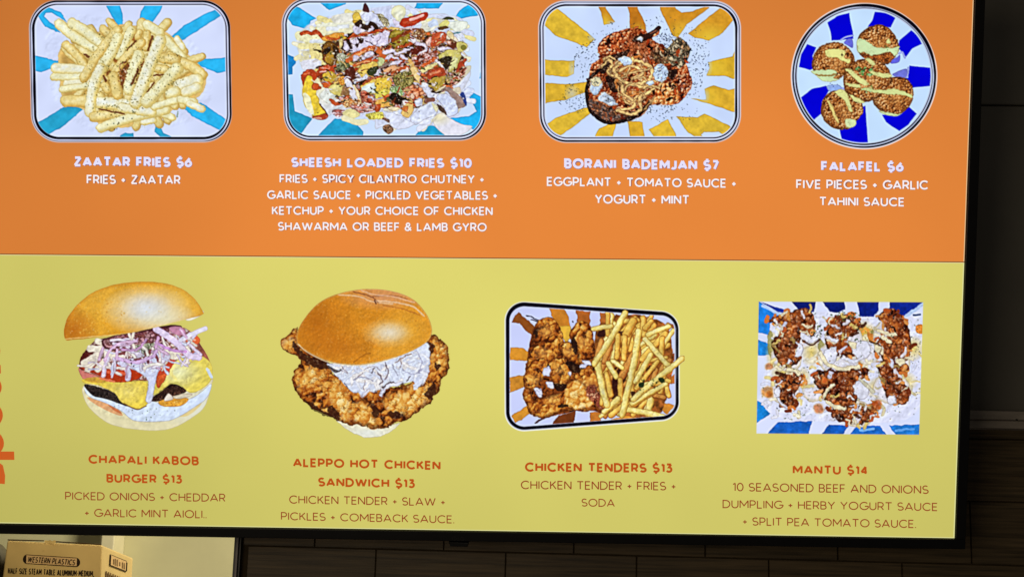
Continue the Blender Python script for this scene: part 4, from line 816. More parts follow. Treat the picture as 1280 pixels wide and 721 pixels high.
    P([(66, 560), (110, 535), (160, 560), (165, 600), (120, 630), (75, 600)], (120, 86, 60)); cv.crumb(cv.inside([(66, 560), (110, 535), (160, 560), (165, 600), (120, 630), (75, 600)]), [(60, 36, 24), (170, 130, 96), (110, 76, 50), (220, 190, 160)], 2.3, 79)
    cv.t(*Z); cv.scatter(core, 130, (5, 18), (3.5, 9), [(34, 20, 16), (130, 50, 26), (190, 70, 34), (226, 220, 242), (232, 206, 130), (60, 36, 24), (240, 236, 236), (90, 100, 50)], ang=-.3, spread=2.2, iw=.4)
    cv.rough(cv.inside([(215, 190), (400, 90), (560, 50), (860, 90), (1040, 130), (1050, 400), (1040, 540), (880, 600), (640, 640), (520, 590), (290, 600), (230, 480), (230, 330)], soft=6) * .6 + .4 * cv.inside(core, soft=6), 1.5, 4., .22, (74, 34, 20), .25, (240, 236, 240))
    cv.relief(cv.inside(mass, soft=4), 6., .3, 0, .03)
    cv.dots(mass, 120, [(50, 60, 25), (70, 30, 16), (30, 24, 18)], (.25, .6)); cv.dots(core, 90, [(240, 236, 240), (236, 220, 190)], (.3, .8))
    return cv.done(.95)

def pic_borani():
    cv = Cv(670, -4, 929, 182, seed=41)
    Q = rr_poly([(672.3, .8), (926.3, 1.2), (926.2, 178.6), (674.2, 178.8)], 35)
    sd = sd_poly(cv.X, cv.Y, Q) - 35
    m = dish(cv, sd, [(2.3, .65, -.6, .6, .8), (6., .9, .6, -.6, .7)], inner=(202, 220, 255), din=7.8)
    cv.clip = m; cv.warp(.9, 8)
    A, B, C, D = (670, 0, 7.593), (790, 0, 7.593), (670, 85, 7.593), (790, 85, 7.593); Z = (640, 0, 4)
    S = dict(ink=((110, 90, 60), .7), iw=.5, amp=.14, sc=6, smooth=False, ext=(799.5, 90, 119, 81))
    YL, BR = (222, 184, 56), (200, 136, 36)
    for T, p, c, h in ((A, [(102, 212), (160, 130), (215, 103), (330, 180), (492, 322), (440, 372), (400, 412), (270, 378), (188, 300)], YL, None), (A, [(592, 66), (712, 66), (722, 115), (692, 138), (752, 212), (692, 235), (648, 245), (650, 170)], BR, (0, .8)),
                       (A, [(858, 66), (957, 66), (970, 150), (1042, 240), (1058, 305), (980, 292), (888, 262), (896, 190)], (190, 118, 30), (.2, .9)), (B, [(233, 66), (352, 66), (380, 150), (430, 182), (520, 170), (640, 123), (664, 140), (602, 190), (522, 232), (492, 312), (440, 292), (330, 222), (248, 165)], (204, 140, 36), (.1, .9)),
                       (B, [(608, 266), (680, 200), (780, 130), (860, 103), (938, 190), (870, 242), (812, 312), (780, 352), (730, 388), (680, 310)], (210, 150, 40), (-.3, .7)), (B, [(718, 592), (860, 552), (880, 500), (940, 483), (972, 490), (972, 715), (862, 745), (800, 718), (706, 722), (730, 650)], (212, 170, 44), (-.7, .3)),
                       (D, [(688, 202), (770, 168), (832, 190), (880, 176), (968, 210), (962, 392), (850, 372), (740, 346), (640, 332), (702, 300)], (216, 170, 48), (-.7, 0)), (D, [(418, 462), (620, 470), (692, 432), (800, 480), (924, 556), (858, 622), (740, 547), (620, 550), (592, 572), (725, 665), (640, 652), (480, 550)], YL, None),
                       (D, [(148, 526), (342, 488), (377, 560), (392, 655), (205, 660), (190, 580)], YL, None), (C, [(868, 503), (1012, 515), (1032, 655), (950, 652), (900, 590)], (220, 172, 46), None), (C, [(640, 518), (768, 498), (742, 652), (583, 652), (610, 570)], (222, 180, 50), None),
                       (C, [(128, 526), (270, 430), (420, 418), (500, 450), (400, 522), (240, 622), (168, 590)], YL, None), (C, [(85, 152), (200, 133), (300, 157), (420, 148), (472, 160), (462, 232), (360, 272), (300, 302), (200, 302), (88, 366)], (218, 176, 52), None),
                       (A, [(80, 563), (250, 587), (368, 578), (362, 702), (300, 735), (200, 712), (80, 702)], YL, None), (A, [(515, 475), (560, 422), (592, 450), (570, 492)], (210, 180, 90), None), (A, [(468, 612), (530, 588), (522, 662), (468, 682)], (216, 180, 90), None)):
        cv.t(*T); cv.P(p, c, rim=((170, 120, 40), .25), rw=1.5, hi=None if h is None else (h[0], h[1], (230, 196, 60), .9), **S)
    cv.t(*Z)
    fade = (188, 212, 250)
    for e in ((300, 350, 20, 60), (300, 470, 40, 50), (980, 330, 24, 60), (965, 480, 26, 40), (500, 115, 30, 12), (400, 190, 26, 20)): cv.soft_(*e, fade, .55)
    ring = [(330, 200), (450, 150), (480, 110), (560, 130), (720, 85), (800, 90), (940, 150), (990, 200), (985, 350), (940, 450), (920, 580), (800, 610), (600, 600), (400, 575), (250, 560), (240, 500), (300, 430), (300, 330)]
    HB = [(36, 46, 56), (56, 66, 80), (24, 30, 40), (80, 86, 100)]
    cv.dots(ring, 620, HB, (.2, .5), 3.5, .8)
    for p, n in (([(720, 170), (830, 180), (800, 250), (740, 220)], 90), ([(860, 250), (980, 200), (970, 400), (900, 430)], 120), ([(680, 540), (800, 520), (800, 600), (700, 600)], 50), ([(250, 430), (340, 430), (360, 560), (250, 550)], 70), ([(320, 250), (430, 200), (380, 350), (320, 350)], 50)): cv.dots(p, n, HB, (.2, .6), 3., .9)
    food = [(428, 240), (475, 182), (580, 143), (660, 152), (690, 180), (735, 150), (730, 175), (700, 195), (760, 235), (800, 262), (825, 190), (850, 200), (885, 240), (870, 320), (900, 400), (885, 455), (820, 522), (700, 525), (650, 580), (560, 612), (480, 612), (400, 575), (370, 470), (388, 375), (398, 325), (440, 290)]
    cv.P(food, (120, 50, 24), ink=((50, 20, 14), .8))
    mf = cv.inside(food)
    cv.crumb(mf, [(44, 14, 10), (140, 48, 20), (186, 80, 36), (90, 28, 14), (214, 120, 62), (160, 60, 24), (240, 190, 150), (120, 40, 18), (200, 92, 40)], 3.1, 5, dark=(34, 10, 8), lines=.24, big=8, cm=.6)
    cv.crust(mf, [(34, 10, 8), (96, 30, 14), (146, 54, 22), (184, 84, 38), (216, 130, 74), (240, 190, 140)], 4.2, 5, 1.2, dark=(30, 10, 8), deep=.36, gloss=.7, light=(246, 214, 184))
    cv.crumb(cv.inside([(560, 200), (660, 180), (720, 240), (700, 310), (640, 300), (560, 260)]), [(90, 24, 10), (180, 80, 36), (210, 120, 70), (150, 60, 26), (236, 190, 160)], 3.4, 6, lines=.2)
    cv.crumb(cv.inside([(700, 460), (790, 405), (835, 470), (800, 520), (720, 522), (680, 510)]), [(130, 46, 14), (206, 110, 44), (232, 160, 90), (180, 80, 30)], 4.4, 8, dark=(70, 20, 10), lines=.18); cv.crust(cv.inside([(700, 460), (790, 405), (835, 470), (800, 520), (720, 522), (680, 510)], soft=5), [(80, 24, 10), (160, 70, 26), (210, 120, 50), (236, 170, 100), (246, 210, 150)], 5.5, 18, 1.2, gloss=.6)
    herb = [(730, 260), (780, 240), (830, 188), (890, 240), (878, 300), (840, 340), (790, 320), (760, 300)]
    cv.crumb(cv.inside(herb), [(20, 18, 16), (110, 96, 70), (214, 196, 160), (50, 44, 30), (160, 120, 80)], 3.2, 9, dark=(16, 14, 14), lines=.35, an=1., st=1.8)
    cv.crumb(cv.inside([(690, 270), (740, 240), (790, 310), (730, 320)]), [(30, 24, 16), (190, 160, 110), (130, 70, 40), (60, 40, 24)], 3., 10, dark=(20, 14, 12), lines=.3)
    cv.crumb(cv.inside([(385, 500), (440, 515), (560, 560), (650, 555), (600, 602), (500, 614), (420, 585)]), [(34, 26, 26), (130, 110, 104), (150, 80, 44), (70, 50, 44), (190, 120, 70)], 3.4, 11, dark=(18, 12, 12), lines=.3, an=.3, st=1.6)
    cv.scatter(food, 120, (5, 16), (6, 15), [(40, 14, 10), (214, 110, 50), (150, 50, 20), (236, 180, 130), (26, 12, 10), (190, 76, 32), (100, 32, 16)], ink=((36, 12, 8), .7), bend=.7)
    cv.scatter(herb, 26, (6, 16), (4, 9), [(20, 16, 16), (200, 184, 150), (30, 26, 22), (120, 100, 70)], ink=None, bend=.6)
    K = dict(ink=((40, 20, 12), .7), iw=.5, amp=.1, sc=4)
    bk = (22, 14, 14)
    for p in ([(446, 330), (470, 290), (540, 262), (590, 248), (570, 282), (510, 312), (480, 360), (450, 372)], [(470, 380), (540, 400), (560, 440), (500, 460)], [(770, 360), (830, 350), (800, 400)], [(640, 560), (690, 520), (660, 530)], [(600, 205), (650, 170), (690, 190), (640, 215)]):
        cv.P(p, bk, ink=None, op=.85)
    cv.L([(440, 352), (392, 392), (373, 460), (386, 545), (432, 592), (490, 616), (572, 602), (640, 572), (690, 512)], 17, bk, op=.95)
    cv.L([(660, 188), (700, 168), (735, 142)], 22, (46, 24, 20), ink=((20, 10, 10), .6)); cv.L([(690, 170), (720, 155)], 7, (150, 90, 70), op=.8)
    ON = (244, 206, 134); Ni = ((70, 30, 14), .95)
    for k in range(34):
        t = 6.283 * cv.rnd.rand(); q = .35 + .6 * cv.rnd.rand(); x, y = 595 + 100 * q * math.cos(t), 400 + 120 * q * math.sin(t); a = t + 1.57 + cv.rnd.rand() - .5; l = 18 + 26 * cv.rnd.rand(); b = 10 * (cv.rnd.rand() - .5)
        cv.L([(x - l * math.cos(a), y - l * math.sin(a)), (x - b * math.sin(a) * 2, y + b * math.cos(a) * 2), (x + l * math.cos(a), y + l * math.sin(a))], 11 + 6 * cv.rnd.rand(), [(236, 190, 120), (226, 160, 84), (214, 130, 60), (240, 210, 150)][cv.rnd.randint(4)], ink=Ni, iw=.7)
    cv.dots([(510, 330), (690, 330), (700, 460), (540, 520)], 70, [(230, 170, 100), (176, 84, 40), (240, 206, 150)], (.5, 1.2))
    for p, w in (([(448, 335), (480, 300), (502, 322), (480, 362), (505, 385)], 16), ([(455, 300), (490, 285), (515, 300)], 13), ([(524, 378), (512, 345), (560, 312), (640, 308), (692, 340), (692, 388), (640, 420), (560, 412), (520, 380)], 19), ([(540, 355), (590, 330), (640, 345), (652, 375), (600, 392)], 16), ([(560, 372), (610, 362), (690, 345)], 12), ([(560, 480), (575, 430), (640, 432), (702, 442)], 16), ([(552, 430), (560, 470), (612, 510), (600, 542), (536, 548)], 17), ([(528, 552), (600, 574), (642, 545), (640, 492), (690, 458)], 18), ([(705, 405), (760, 400), (700, 452)], 14), ([(660, 552), (692, 512), (712, 478)], 9), ([(560, 500), (590, 520), (620, 500)], 14), ([(600, 400), (660, 390), (690, 430)], 13), ([(580, 300), (606, 290), (600, 318)], 14), ([(660, 440), (700, 430), (740, 440)], 13), ([(480, 340), (500, 360), (490, 380)], 10), ([(590, 340), (570, 380), (545, 395)], 11), ([(640, 460), (660, 480), (640, 510)], 11)):
        cv.L(p, w, ON, ink=Ni, iw=.8)
    W = dict(ink=((90, 60, 40), .8), iw=.6, amp=.04, rim=((214, 190, 140), .6), rw=1.4)
    for e in ((742, 366, 38, 46, 0), (420, 432, 32, 48, 15), (568, 302, 36, 24, 10), (640, 196, 15, 13, 0), (690, 415, 20, 14, 0), (487, 250, 7, 6, 0)): cv.E(*e[:4], (196, 218, 250), rot=e[4], **W)
    cv.P([(428, 492), (462, 458), (500, 490), (532, 522), (500, 530), (440, 508)], (206, 222, 246), **W); cv.P([(395, 400), (420, 385), (450, 400), (430, 430), (400, 425)], (230, 222, 180), **W)
    cv.dots([(715, 330), (775, 340), (770, 400), (715, 400)], 34, HB, (.25, .6), 3); cv.dots([(400, 400), (440, 400), (440, 470), (400, 470)], 14, HB, (.25, .6), 3); cv.dots([(450, 480), (510, 505), (480, 515)], 14, HB, (.4, .8), 2.)
    cv.dots([(840, 390), (900, 400), (880, 450), (840, 440)], 30, [(236, 210, 200), (226, 190, 170)], (.4, .8))
    cv.rough(cv.inside(food, soft=4), 1.6, 3.6, .4, (36, 14, 10), .3, (244, 206, 170))
    cv.relief(mf, 5., .4, 0, .12)
    cv.dots(food, 90, [(236, 200, 176), (230, 150, 100)], (.25, .55))
    return cv.done(.95)
GOLD = [(60, 26, 14), (170, 92, 34), (226, 166, 70), (240, 206, 126), (120, 56, 24), (236, 190, 96), (214, 142, 54), (246, 222, 160), (90, 40, 20), (230, 176, 84)]

FRY = [(52, 20, 10), (116, 52, 18), (170, 88, 28), (208, 130, 44), (228, 168, 74), (242, 202, 116), (250, 228, 164)]
SAUCE = [(24, 8, 6), (70, 24, 12), (120, 50, 20), (160, 80, 32), (204, 120, 54), (232, 168, 96)]

def pic_burger():
    cv = Cv(76, 346, 274, 543, seed=51); cv.al[:] = 0; cv.track = True; cv.img[:] = RGB((214, 206, 110))
    cv.t(0, 330, 3.278); cv.warp(.5, 8)
    K = dict(ink=((70, 30, 24), .7), iw=.5, amp=.1, sc=4); K2 = dict(ink=((120, 96, 60), .6), iw=.5, amp=.06, sc=5)
    P = lambda p, c, k=K, **q: cv.P(p, c, **dict(k, **q)); L = lambda p, w, c, ink=((90, 50, 60), .55), **q: cv.L(p, w, c, ink=ink, **q)
    P([(340, 500), (348, 560), (398, 620), (470, 662), (560, 677), (640, 682), (720, 667), (790, 627), (840, 582), (866, 500), (850, 470), (600, 540), (400, 480)], (226, 218, 176), K2, hi=(.7, 0, (226, 232, 224), .8))
    P([(356, 545), (430, 565), (500, 612), (485, 618), (420, 590)], (222, 166, 116), K2, ink=None); P([(430, 560), (470, 580), (500, 610), (470, 600)], (190, 90, 50), K2, ink=None, op=.7); P([(730, 620), (800, 585), (830, 545), (820, 580), (770, 620)], (224, 200, 130), K2, ink=None, op=.8)
    P([(345, 500), (400, 535), (480, 560), (560, 592), (620, 560), (700, 580), (800, 540), (866, 488), (850, 545), (790, 590), (710, 636), (620, 646), (545, 638), (495, 600), (430, 568), (362, 540)], (212, 226, 250), K2, ink=((110, 90, 70), .75))
    cv.dots([(430, 560), (700, 590), (780, 570), (640, 640), (540, 630)], 26, [(70, 90, 60), (120, 130, 100), (60, 60, 50)], (.3, .7))
    P([(650, 562), (700, 545), (772, 550), (742, 580), (670, 582)], (222, 160, 56)); cv.dots([(660, 560), (760, 555), (740, 575), (680, 578)], 40, [(240, 200, 110), (180, 110, 30)], (.4, .7))
    for p, s, R in (([(345, 492), (400, 503), (480, 528), (525, 580), (440, 552), (380, 536)], 3, [(24, 18, 18), (60, 50, 46), (34, 26, 26), (90, 76, 66)]), ([(618, 552), (660, 520), (706, 488), (765, 520), (690, 546), (640, 562)], 4, [(30, 18, 18), (70, 44, 34), (46, 28, 24), (100, 66, 50)])):
        P(p, (40, 28, 24), ink=((16, 10, 10), .9)); cv.crumb(cv.inside(p), R, 2.3, s, dark=(14, 10, 12))
    P([(672, 560), (690, 528), (712, 552)], (230, 220, 206)); P([(710, 545), (760, 530), (790, 535), (740, 552)], (226, 216, 190))
    P([(335, 380), (380, 320), (440, 300), (640, 268), (760, 262), (830, 340), (866, 420), (840, 465), (720, 465), (600, 478), (420, 465), (335, 455)], (150, 84, 70), K, amp=.4, sc=4, ink=None)
    cv.crumb(cv.inside([(335, 380), (380, 320), (440, 300), (640, 268), (760, 262), (800, 340), (700, 420), (600, 470), (420, 450), (335, 440)]), [(60, 24, 26), (226, 216, 200), (150, 70, 60), (236, 228, 226), (90, 40, 40), (206, 180, 170)], 4., 15, an=.5, st=1.8, cm=.7)
    P([(335, 372), (370, 342), (425, 308), (445, 340), (380, 390), (352, 432), (324, 424)], (80, 26, 24)); P([(322, 425), (350, 440), (400, 460), (350, 475), (330, 455)], (206, 120, 110)); P([(340, 470), (420, 463), (500, 478), (600, 482), (612, 560), (565, 592), (500, 566), (466, 524), (400, 497), (345, 487)], (232, 206, 78), K2, hi=(.3, .1, (236, 224, 140), .6), amp=.16); P([(345, 470), (420, 462), (440, 480), (380, 486)], (206, 160, 60), K2, ink=None)
    P([(600, 500), (640, 470), (690, 430), (742, 380), (800, 366), (862, 400), (870, 462), (840, 502), (780, 527), (718, 482), (640, 530)], (232, 214, 96), K2, hi=(-.1, -.2, (222, 230, 204), .8)); L([(720, 400), (700, 440), (720, 470)], 12, (240, 220, 120), ink=None, op=.5); L([(850, 430), (868, 462)], 12, (210, 224, 240), ink=None); cv.L([(600, 580), (560, 594), (510, 570)], 4, (90, 50, 20), op=.8)
    P([(330, 425), (400, 452), (480, 484), (562, 472), (602, 440), (640, 440), (600, 410), (500, 405), (400, 420), (350, 400)], (176, 54, 22)); L([(440, 440), (520, 450)], 12, (226, 96, 60), ink=None); L([(410, 466), (470, 480)], 8, (236, 130, 90), ink=None)
    P([(640, 405), (700, 362), (718, 390), (692, 442), (650, 508), (634, 450)], (196, 66, 38)); L([(660, 420), (690, 390)], 12, (240, 190, 180), ink=None); P([(640, 470), (660, 450), (685, 452), (655, 500)], (214, 90, 40)); cv.E(790, 308, 32, 22, (226, 100, 54), rot=15, **K); L([(770, 300), (800, 310)], 8, (240, 180, 150), ink=None)
    for p, w in (([(345, 408), (400, 372)], 30), ([(370, 345), (430, 350)], 30), ([(360, 430), (390, 390)], 26), ([(400, 430), (430, 400)], 28), ([(400, 315), (440, 330)], 26), ([(690, 365), (720, 372)], 40), ([(440, 370), (500, 380)], 30)): L(p, w, (236, 228, 210))
    P([(425, 305), (560, 276), (700, 248), (745, 262), (640, 320), (560, 340), (440, 350)], (70, 30, 38)); cv.crumb(cv.inside([(440, 305), (640, 270), (740, 262), (660, 320), (560, 345), (450, 345)]), [(50, 20, 26), (150, 90, 80), (90, 40, 50), (216, 170, 180), (110, 60, 60)], 2.8, 8, an=.2, st=2.)
    P([(480, 400), (560, 380), (660, 350), (700, 380), (650, 420), (600, 440), (540, 430), (500, 420)], (216, 214, 240))
    cv.crumb(cv.inside([(540, 340), (600, 325), (645, 330), (632, 372), (560, 382)]), [(24, 24, 20), (226, 230, 210), (90, 100, 70), (236, 236, 230)], 2.5, 9, an=.8, st=1.8)
    L([(424, 455), (430, 420), (442, 385)], 18, (226, 216, 242)); L([(500, 405), (525, 440), (525, 468)], 24, (216, 214, 242)); P([(515, 400), (600, 385), (662, 355), (658, 420), (640, 470), (622, 562), (596, 556), (606, 478), (560, 436)], (214, 222, 252))
    cv.scatter([(345, 340), (480, 310), (640, 300), (780, 290), (800, 370), (690, 430), (560, 440), (440, 440), (350, 420)], 70, (14, 40), (7, 14), [(226, 220, 244), (236, 230, 214), (214, 222, 250), (206, 176, 206), (226, 224, 246), (236, 234, 226), (236, 228, 220), (120, 60, 60)], ink=((80, 40, 60), .7), bend=.35)
    V = (216, 186, 216); Vi = ((120, 60, 130), .8)
    L([(430, 395), (450, 355), (490, 325), (560, 315)], 11, V, ink=Vi); L([(478, 385), (560, 402), (625, 378), (640, 355)], 14, (214, 182, 226), ink=Vi); L([(480, 350), (480, 390)], 10, V, ink=Vi); L([(600, 310), (560, 350), (500, 350)], 10, (190, 150, 190), ink=Vi)
    L([(640, 265), (720, 318), (770, 370), (815, 382)], 26, (224, 210, 240), ink=Vi); L([(640, 322), (700, 350), (760, 358)], 11, (200, 150, 210), ink=Vi); P([(690, 262), (740, 255), (762, 288), (720, 290)], (190, 130, 160)); L([(740, 312), (790, 285), (842, 264)], 20, (228, 226, 246), ink=Vi); L([(740, 268), (765, 300)], 10, (226, 190, 220), ink=Vi); L([(780, 330), (822, 370)], 14, (224, 216, 240), ink=Vi); L([(650, 300), (640, 340)], 12, (214, 170, 210), ink=Vi)
    cv.dots([(500, 380), (640, 360), (700, 360), (560, 420)], 24, [(40, 30, 30), (90, 60, 80)], (.3, .8))
    bun = [(268, 308), (264, 262), (288, 202), (358, 130), (450, 88), (560, 72), (655, 75), (735, 95), (792, 135), (832, 192), (828, 208), (762, 226), (640, 258), (520, 284), (400, 300), (300, 310)]
    P([(760, 222), (828, 190), (832, 206), (780, 232)], (238, 234, 214), K2)
    cv.P(bun, (226, 168, 54), ink=((130, 80, 24), .7), amp=.1, sc=9, grain=.16, rim=((200, 128, 34), .6), rw=5)
    cv.clip = cv.inside(bun)
    cv.soft_(300, 270, 110, 100, (176, 92, 20), .8); cv.soft_(520, 260, 150, 60, (222, 150, 30), .5); cv.soft_(420, 150, 120, 80, (230, 180, 70), .4); cv.soft_(740, 150, 130, 120, (228, 186, 80), .6)
    cv.soft_(600, 190, 190, 105, (226, 228, 222), .95); cv.soft_(680, 222, 140, 60, (228, 226, 200), .8); cv.soft_(600, 175, 110, 62, (216, 226, 246), .7); cv.dots(bun, 260, [(240, 214, 140), (196, 140, 50), (236, 230, 210), (220, 170, 70)], (.2, .5), 2.4, .45)
    cv.dots([(280, 270), (340, 170), (450, 120), (520, 200), (460, 270), (320, 290)], 120, [(240, 200, 100), (190, 120, 30), (236, 190, 80)], (.3, .7), 2.2, .6); cv.L([(270, 306), (520, 284), (640, 258), (760, 226)], 4, (240, 216, 140), op=.8)
    cv.clip = None
    cv.relief(cv.inside([(330, 330), (440, 300), (740, 260), (820, 360), (866, 430), (866, 500), (700, 640), (520, 640), (360, 560)], soft=4), 6., .3, 0, .06); cv.relief(cv.inside(bun, soft=2), 2.6, .07, 7, .03)
    fl = cv.inside([(330, 330), (440, 300), (740, 260), (820, 360), (860, 430), (700, 520), (520, 560), (360, 500)], soft=4)
    cv.rough(fl, .8, 3., .2, (70, 30, 30), .12); cv.rough(cv.inside(bun, soft=3), .5, 3., .05, (170, 110, 40), .04, seed=5)
    return cv.done(.85)

def pic_sandwich():
    cv = Cv(345, 357, 567, 550, seed=61); cv.al[:] = 0; cv.track = True; cv.img[:] = RGB((214, 206, 110))
    cv.t(320, 340, 3.278); cv.warp(1.4, 6)
    K = dict(ink=((60, 28, 14), .8), iw=.6, amp=.14, sc=4); K2 = dict(ink=((120, 110, 120), .7), iw=.5, amp=.04, sc=5)
    P = lambda p, c, k=K, **q: cv.P(p, c, **dict(k, **q))
    P([(328, 605), (400, 615), (500, 635), (590, 615), (545, 660), (462, 678), (390, 656)], (232, 228, 200), ink=((120, 100, 60), .7), hi=(0, .5, (226, 234, 236), .7))
    cv.warp(3.2, 7); ch = [(96, 290), (130, 255), (172, 226), (182, 300), (300, 370), (330, 420), (500, 470), (650, 440), (700, 275), (745, 268), (782, 300), (792, 380), (766, 440), (722, 528), (700, 545), (640, 592), (580, 615), (520, 640), (420, 626), (340, 608), (280, 582), (200, 530), (158, 470), (150, 420), (184, 362), (130, 330)]
    P(ch, (166, 86, 34), ink=((50, 22, 12), .9), iw=.8); m = cv.inside(ch)
    cv.crust(m, FRY[:6], 8.5, 3, 1.35, gloss=.5, deep=.44, cell=.55)
    for p, s, R in (([(255, 430), (300, 412), (352, 468), (385, 545), (372, 592), (330, 560), (290, 500)], 5, [(190, 140, 50), (230, 196, 90), (240, 216, 120)]), ([(388, 560), (440, 528), (482, 590), (505, 632), (440, 622), (400, 600)], 6, [(190, 110, 40), (232, 180, 76), (240, 204, 110)]), ([(525, 520), (600, 488), (690, 468), (702, 520), (640, 572), (560, 572)], 7, [(196, 130, 60), (228, 180, 90), (240, 210, 130)]), ([(720, 330), (770, 300), (790, 360), (740, 400)], 8, [(200, 130, 60), (236, 190, 110)]), ([(110, 290), (150, 270), (160, 310), (130, 320)], 9, [(190, 120, 60), (236, 190, 120)]), ([(170, 420), (240, 390), (250, 440), (190, 470)], 10, [(210, 140, 60), (236, 190, 110)])):
        cv.crust(cv.inside(p, soft=8), FRY[2:], 10., s, 1.1, dark=(96, 46, 18), deep=.22, gloss=.4)
    for p in ([(160, 280), (200, 330), (300, 372), (300, 400), (240, 392), (180, 350), (155, 310)], [(200, 520), (260, 555), (330, 600), (280, 590), (220, 550)], [(310, 545), (350, 590), (330, 610), (300, 580)], [(540, 570), (600, 580), (560, 605)], [(700, 280), (730, 300), (715, 340), (700, 330)], [(690, 500), (730, 450), (725, 520)], [(740, 370), (760, 390), (740, 410)], [(470, 540), (510, 560), (500, 590), (480, 580)]):
        cv.P(p, (48, 22, 16), ink=None, op=.85, amp=.3, sc=2.)
    cv.rimdark(ch, 6., .8, (56, 22, 12), .2, .2)
    cv.warp(1.4, 6); sl = [(296, 372), (400, 378), (480, 372), (600, 330), (660, 300), (702, 285), (712, 330), (708, 400), (692, 450), (660, 472), (645, 450), (600, 462), (560, 462), (530, 480), (515, 515), (512, 480), (480, 490), (455, 485), (440, 512), (420, 495), (390, 490), (350, 445), (316, 408)]
    P(sl, (222, 230, 252), ink=((60, 40, 40), .9), amp=.1, sc=4, grain=.05)
    cv.clip = cv.inside(sl); cv.scatter(sl, 80, (16, 44), (7, 16), [(224, 234, 255), (236, 240, 252), (216, 224, 246), (242, 240, 240)], ink=((130, 124, 140), .6), bend=.5); cv.clip = None
    cv.scatter(sl, 10, (10, 20), (3, 5), [(60, 44, 50), (110, 80, 80)], ink=None, op=.7)
    for q, w, c in (([(300, 385), (330, 405), (350, 400)], 9, (40, 30, 30)), ([(520, 470), (560, 455), (600, 460)], 8, (60, 40, 40)), ([(400, 440), (440, 430), (480, 445)], 4, (120, 120, 150)), ([(530, 380), (545, 410), (530, 440)], 5, (110, 90, 100)), ([(570, 370), (600, 350), (640, 335)], 5, (120, 90, 80)), ([(440, 400), (480, 385), (510, 400)], 4, (150, 140, 150)), ([(600, 400), (640, 420), (680, 400)], 4, (150, 150, 180)), ([(500, 410), (520, 440), (510, 460)], 5, (90, 70, 80)), ([(340, 400), (380, 420)], 4, (160, 150, 160)), ([(660, 330), (680, 370), (670, 410)], 4, (150, 150, 180)), ([(580, 420), (560, 380)], 4, (140, 140, 160))): cv.L(q, w, c, op=.8)
    cv.L([(512, 505), (540, 470), (590, 455)], 14, (222, 224, 246), ink=((60, 30, 30), .7)); cv.L([(438, 505), (460, 480)], 12, (226, 226, 240), ink=((60, 30, 30), .7)); cv.L([(655, 470), (660, 440)], 20, (216, 224, 250))
    sm = cv.inside(sl); cv.rough(np.clip(cv.inside(ch, soft=2) - .8 * sm, 0, 1), 1.7, 3.6, .6, (56, 24, 14), .2, (248, 224, 170)); cv.rough(sm, 1.4, 4., .12, (90, 80, 110), .1, (240, 240, 250), seed=4)
    cv.relief(cv.inside(sl), 5., .22, 0, .0); cv.warp(.3, 10)
    bun = [(170, 290), (168, 250), (190, 202), (250, 132), (330, 90), (430, 70), (540, 74), (632, 104), (690, 158), (720, 220), (714, 270), (660, 312), (580, 346), (480, 372), (400, 380), (300, 366), (212, 326)]
    cv.P(bun, (214, 140, 38), ink=((110, 66, 30), .7), amp=.12, sc=9, grain=.22, rim=((236, 206, 140), .75), rw=2.2)
    cv.clip = cv.inside(bun)
    cv.soft_(250, 210, 170, 170, (176, 96, 20), .75); cv.soft_(350, 310, 160, 80, (186, 104, 24), .6); cv.soft_(430, 200, 180, 90, (206, 130, 30), .4); cv.soft_(620, 240, 140, 120, (232, 176, 60), .7); cv.soft_(560, 330, 110, 40, (228, 170, 60), .5); cv.soft_(520, 100, 190, 60, (214, 150, 106), .9)
    cv.soft_(540, 250, 110, 62, (228, 206, 160), .8); cv.soft_(548, 246, 78, 42, (228, 222, 206), .8)
    for q, w, c in (([(340, 92), (420, 100), (480, 122), (560, 130)], 5, (236, 206, 170)), ([(400, 80), (470, 100), (500, 125)], 4, (110, 50, 30)), ([(490, 118), (560, 122), (640, 140), (690, 180)], 6, (236, 210, 180)), ([(480, 100), (560, 96), (620, 110)], 4, (150, 84, 50)), ([(430, 74), (480, 92), (560, 100), (650, 125)], 5, (232, 190, 156)), ([(520, 136), (600, 150), (670, 175)], 4, (170, 96, 40)), ([(486, 116), (492, 130)], 6, (80, 36, 24)), ([(400, 370), (440, 340), (470, 330)], 3, (140, 76, 20))): cv.L(q, w, c, op=.75)
    cv.dots(bun, 240, [(236, 180, 80), (160, 84, 20), (226, 150, 50), (240, 196, 110)], (.25, .6), 2.6, .6)
    cv.clip = None; cv.relief(cv.inside(bun, soft=2), 2.2, .1, 7, .03); cv.L([(172, 295), (215, 330), (300, 369), (400, 382), (480, 374), (580, 348)], 4, (240, 220, 180), op=.8)
    cv.rough(cv.inside(bun, soft=3), .6, 2.6, .12, (140, 70, 20), .06, seed=3)
    return cv.done(.9)

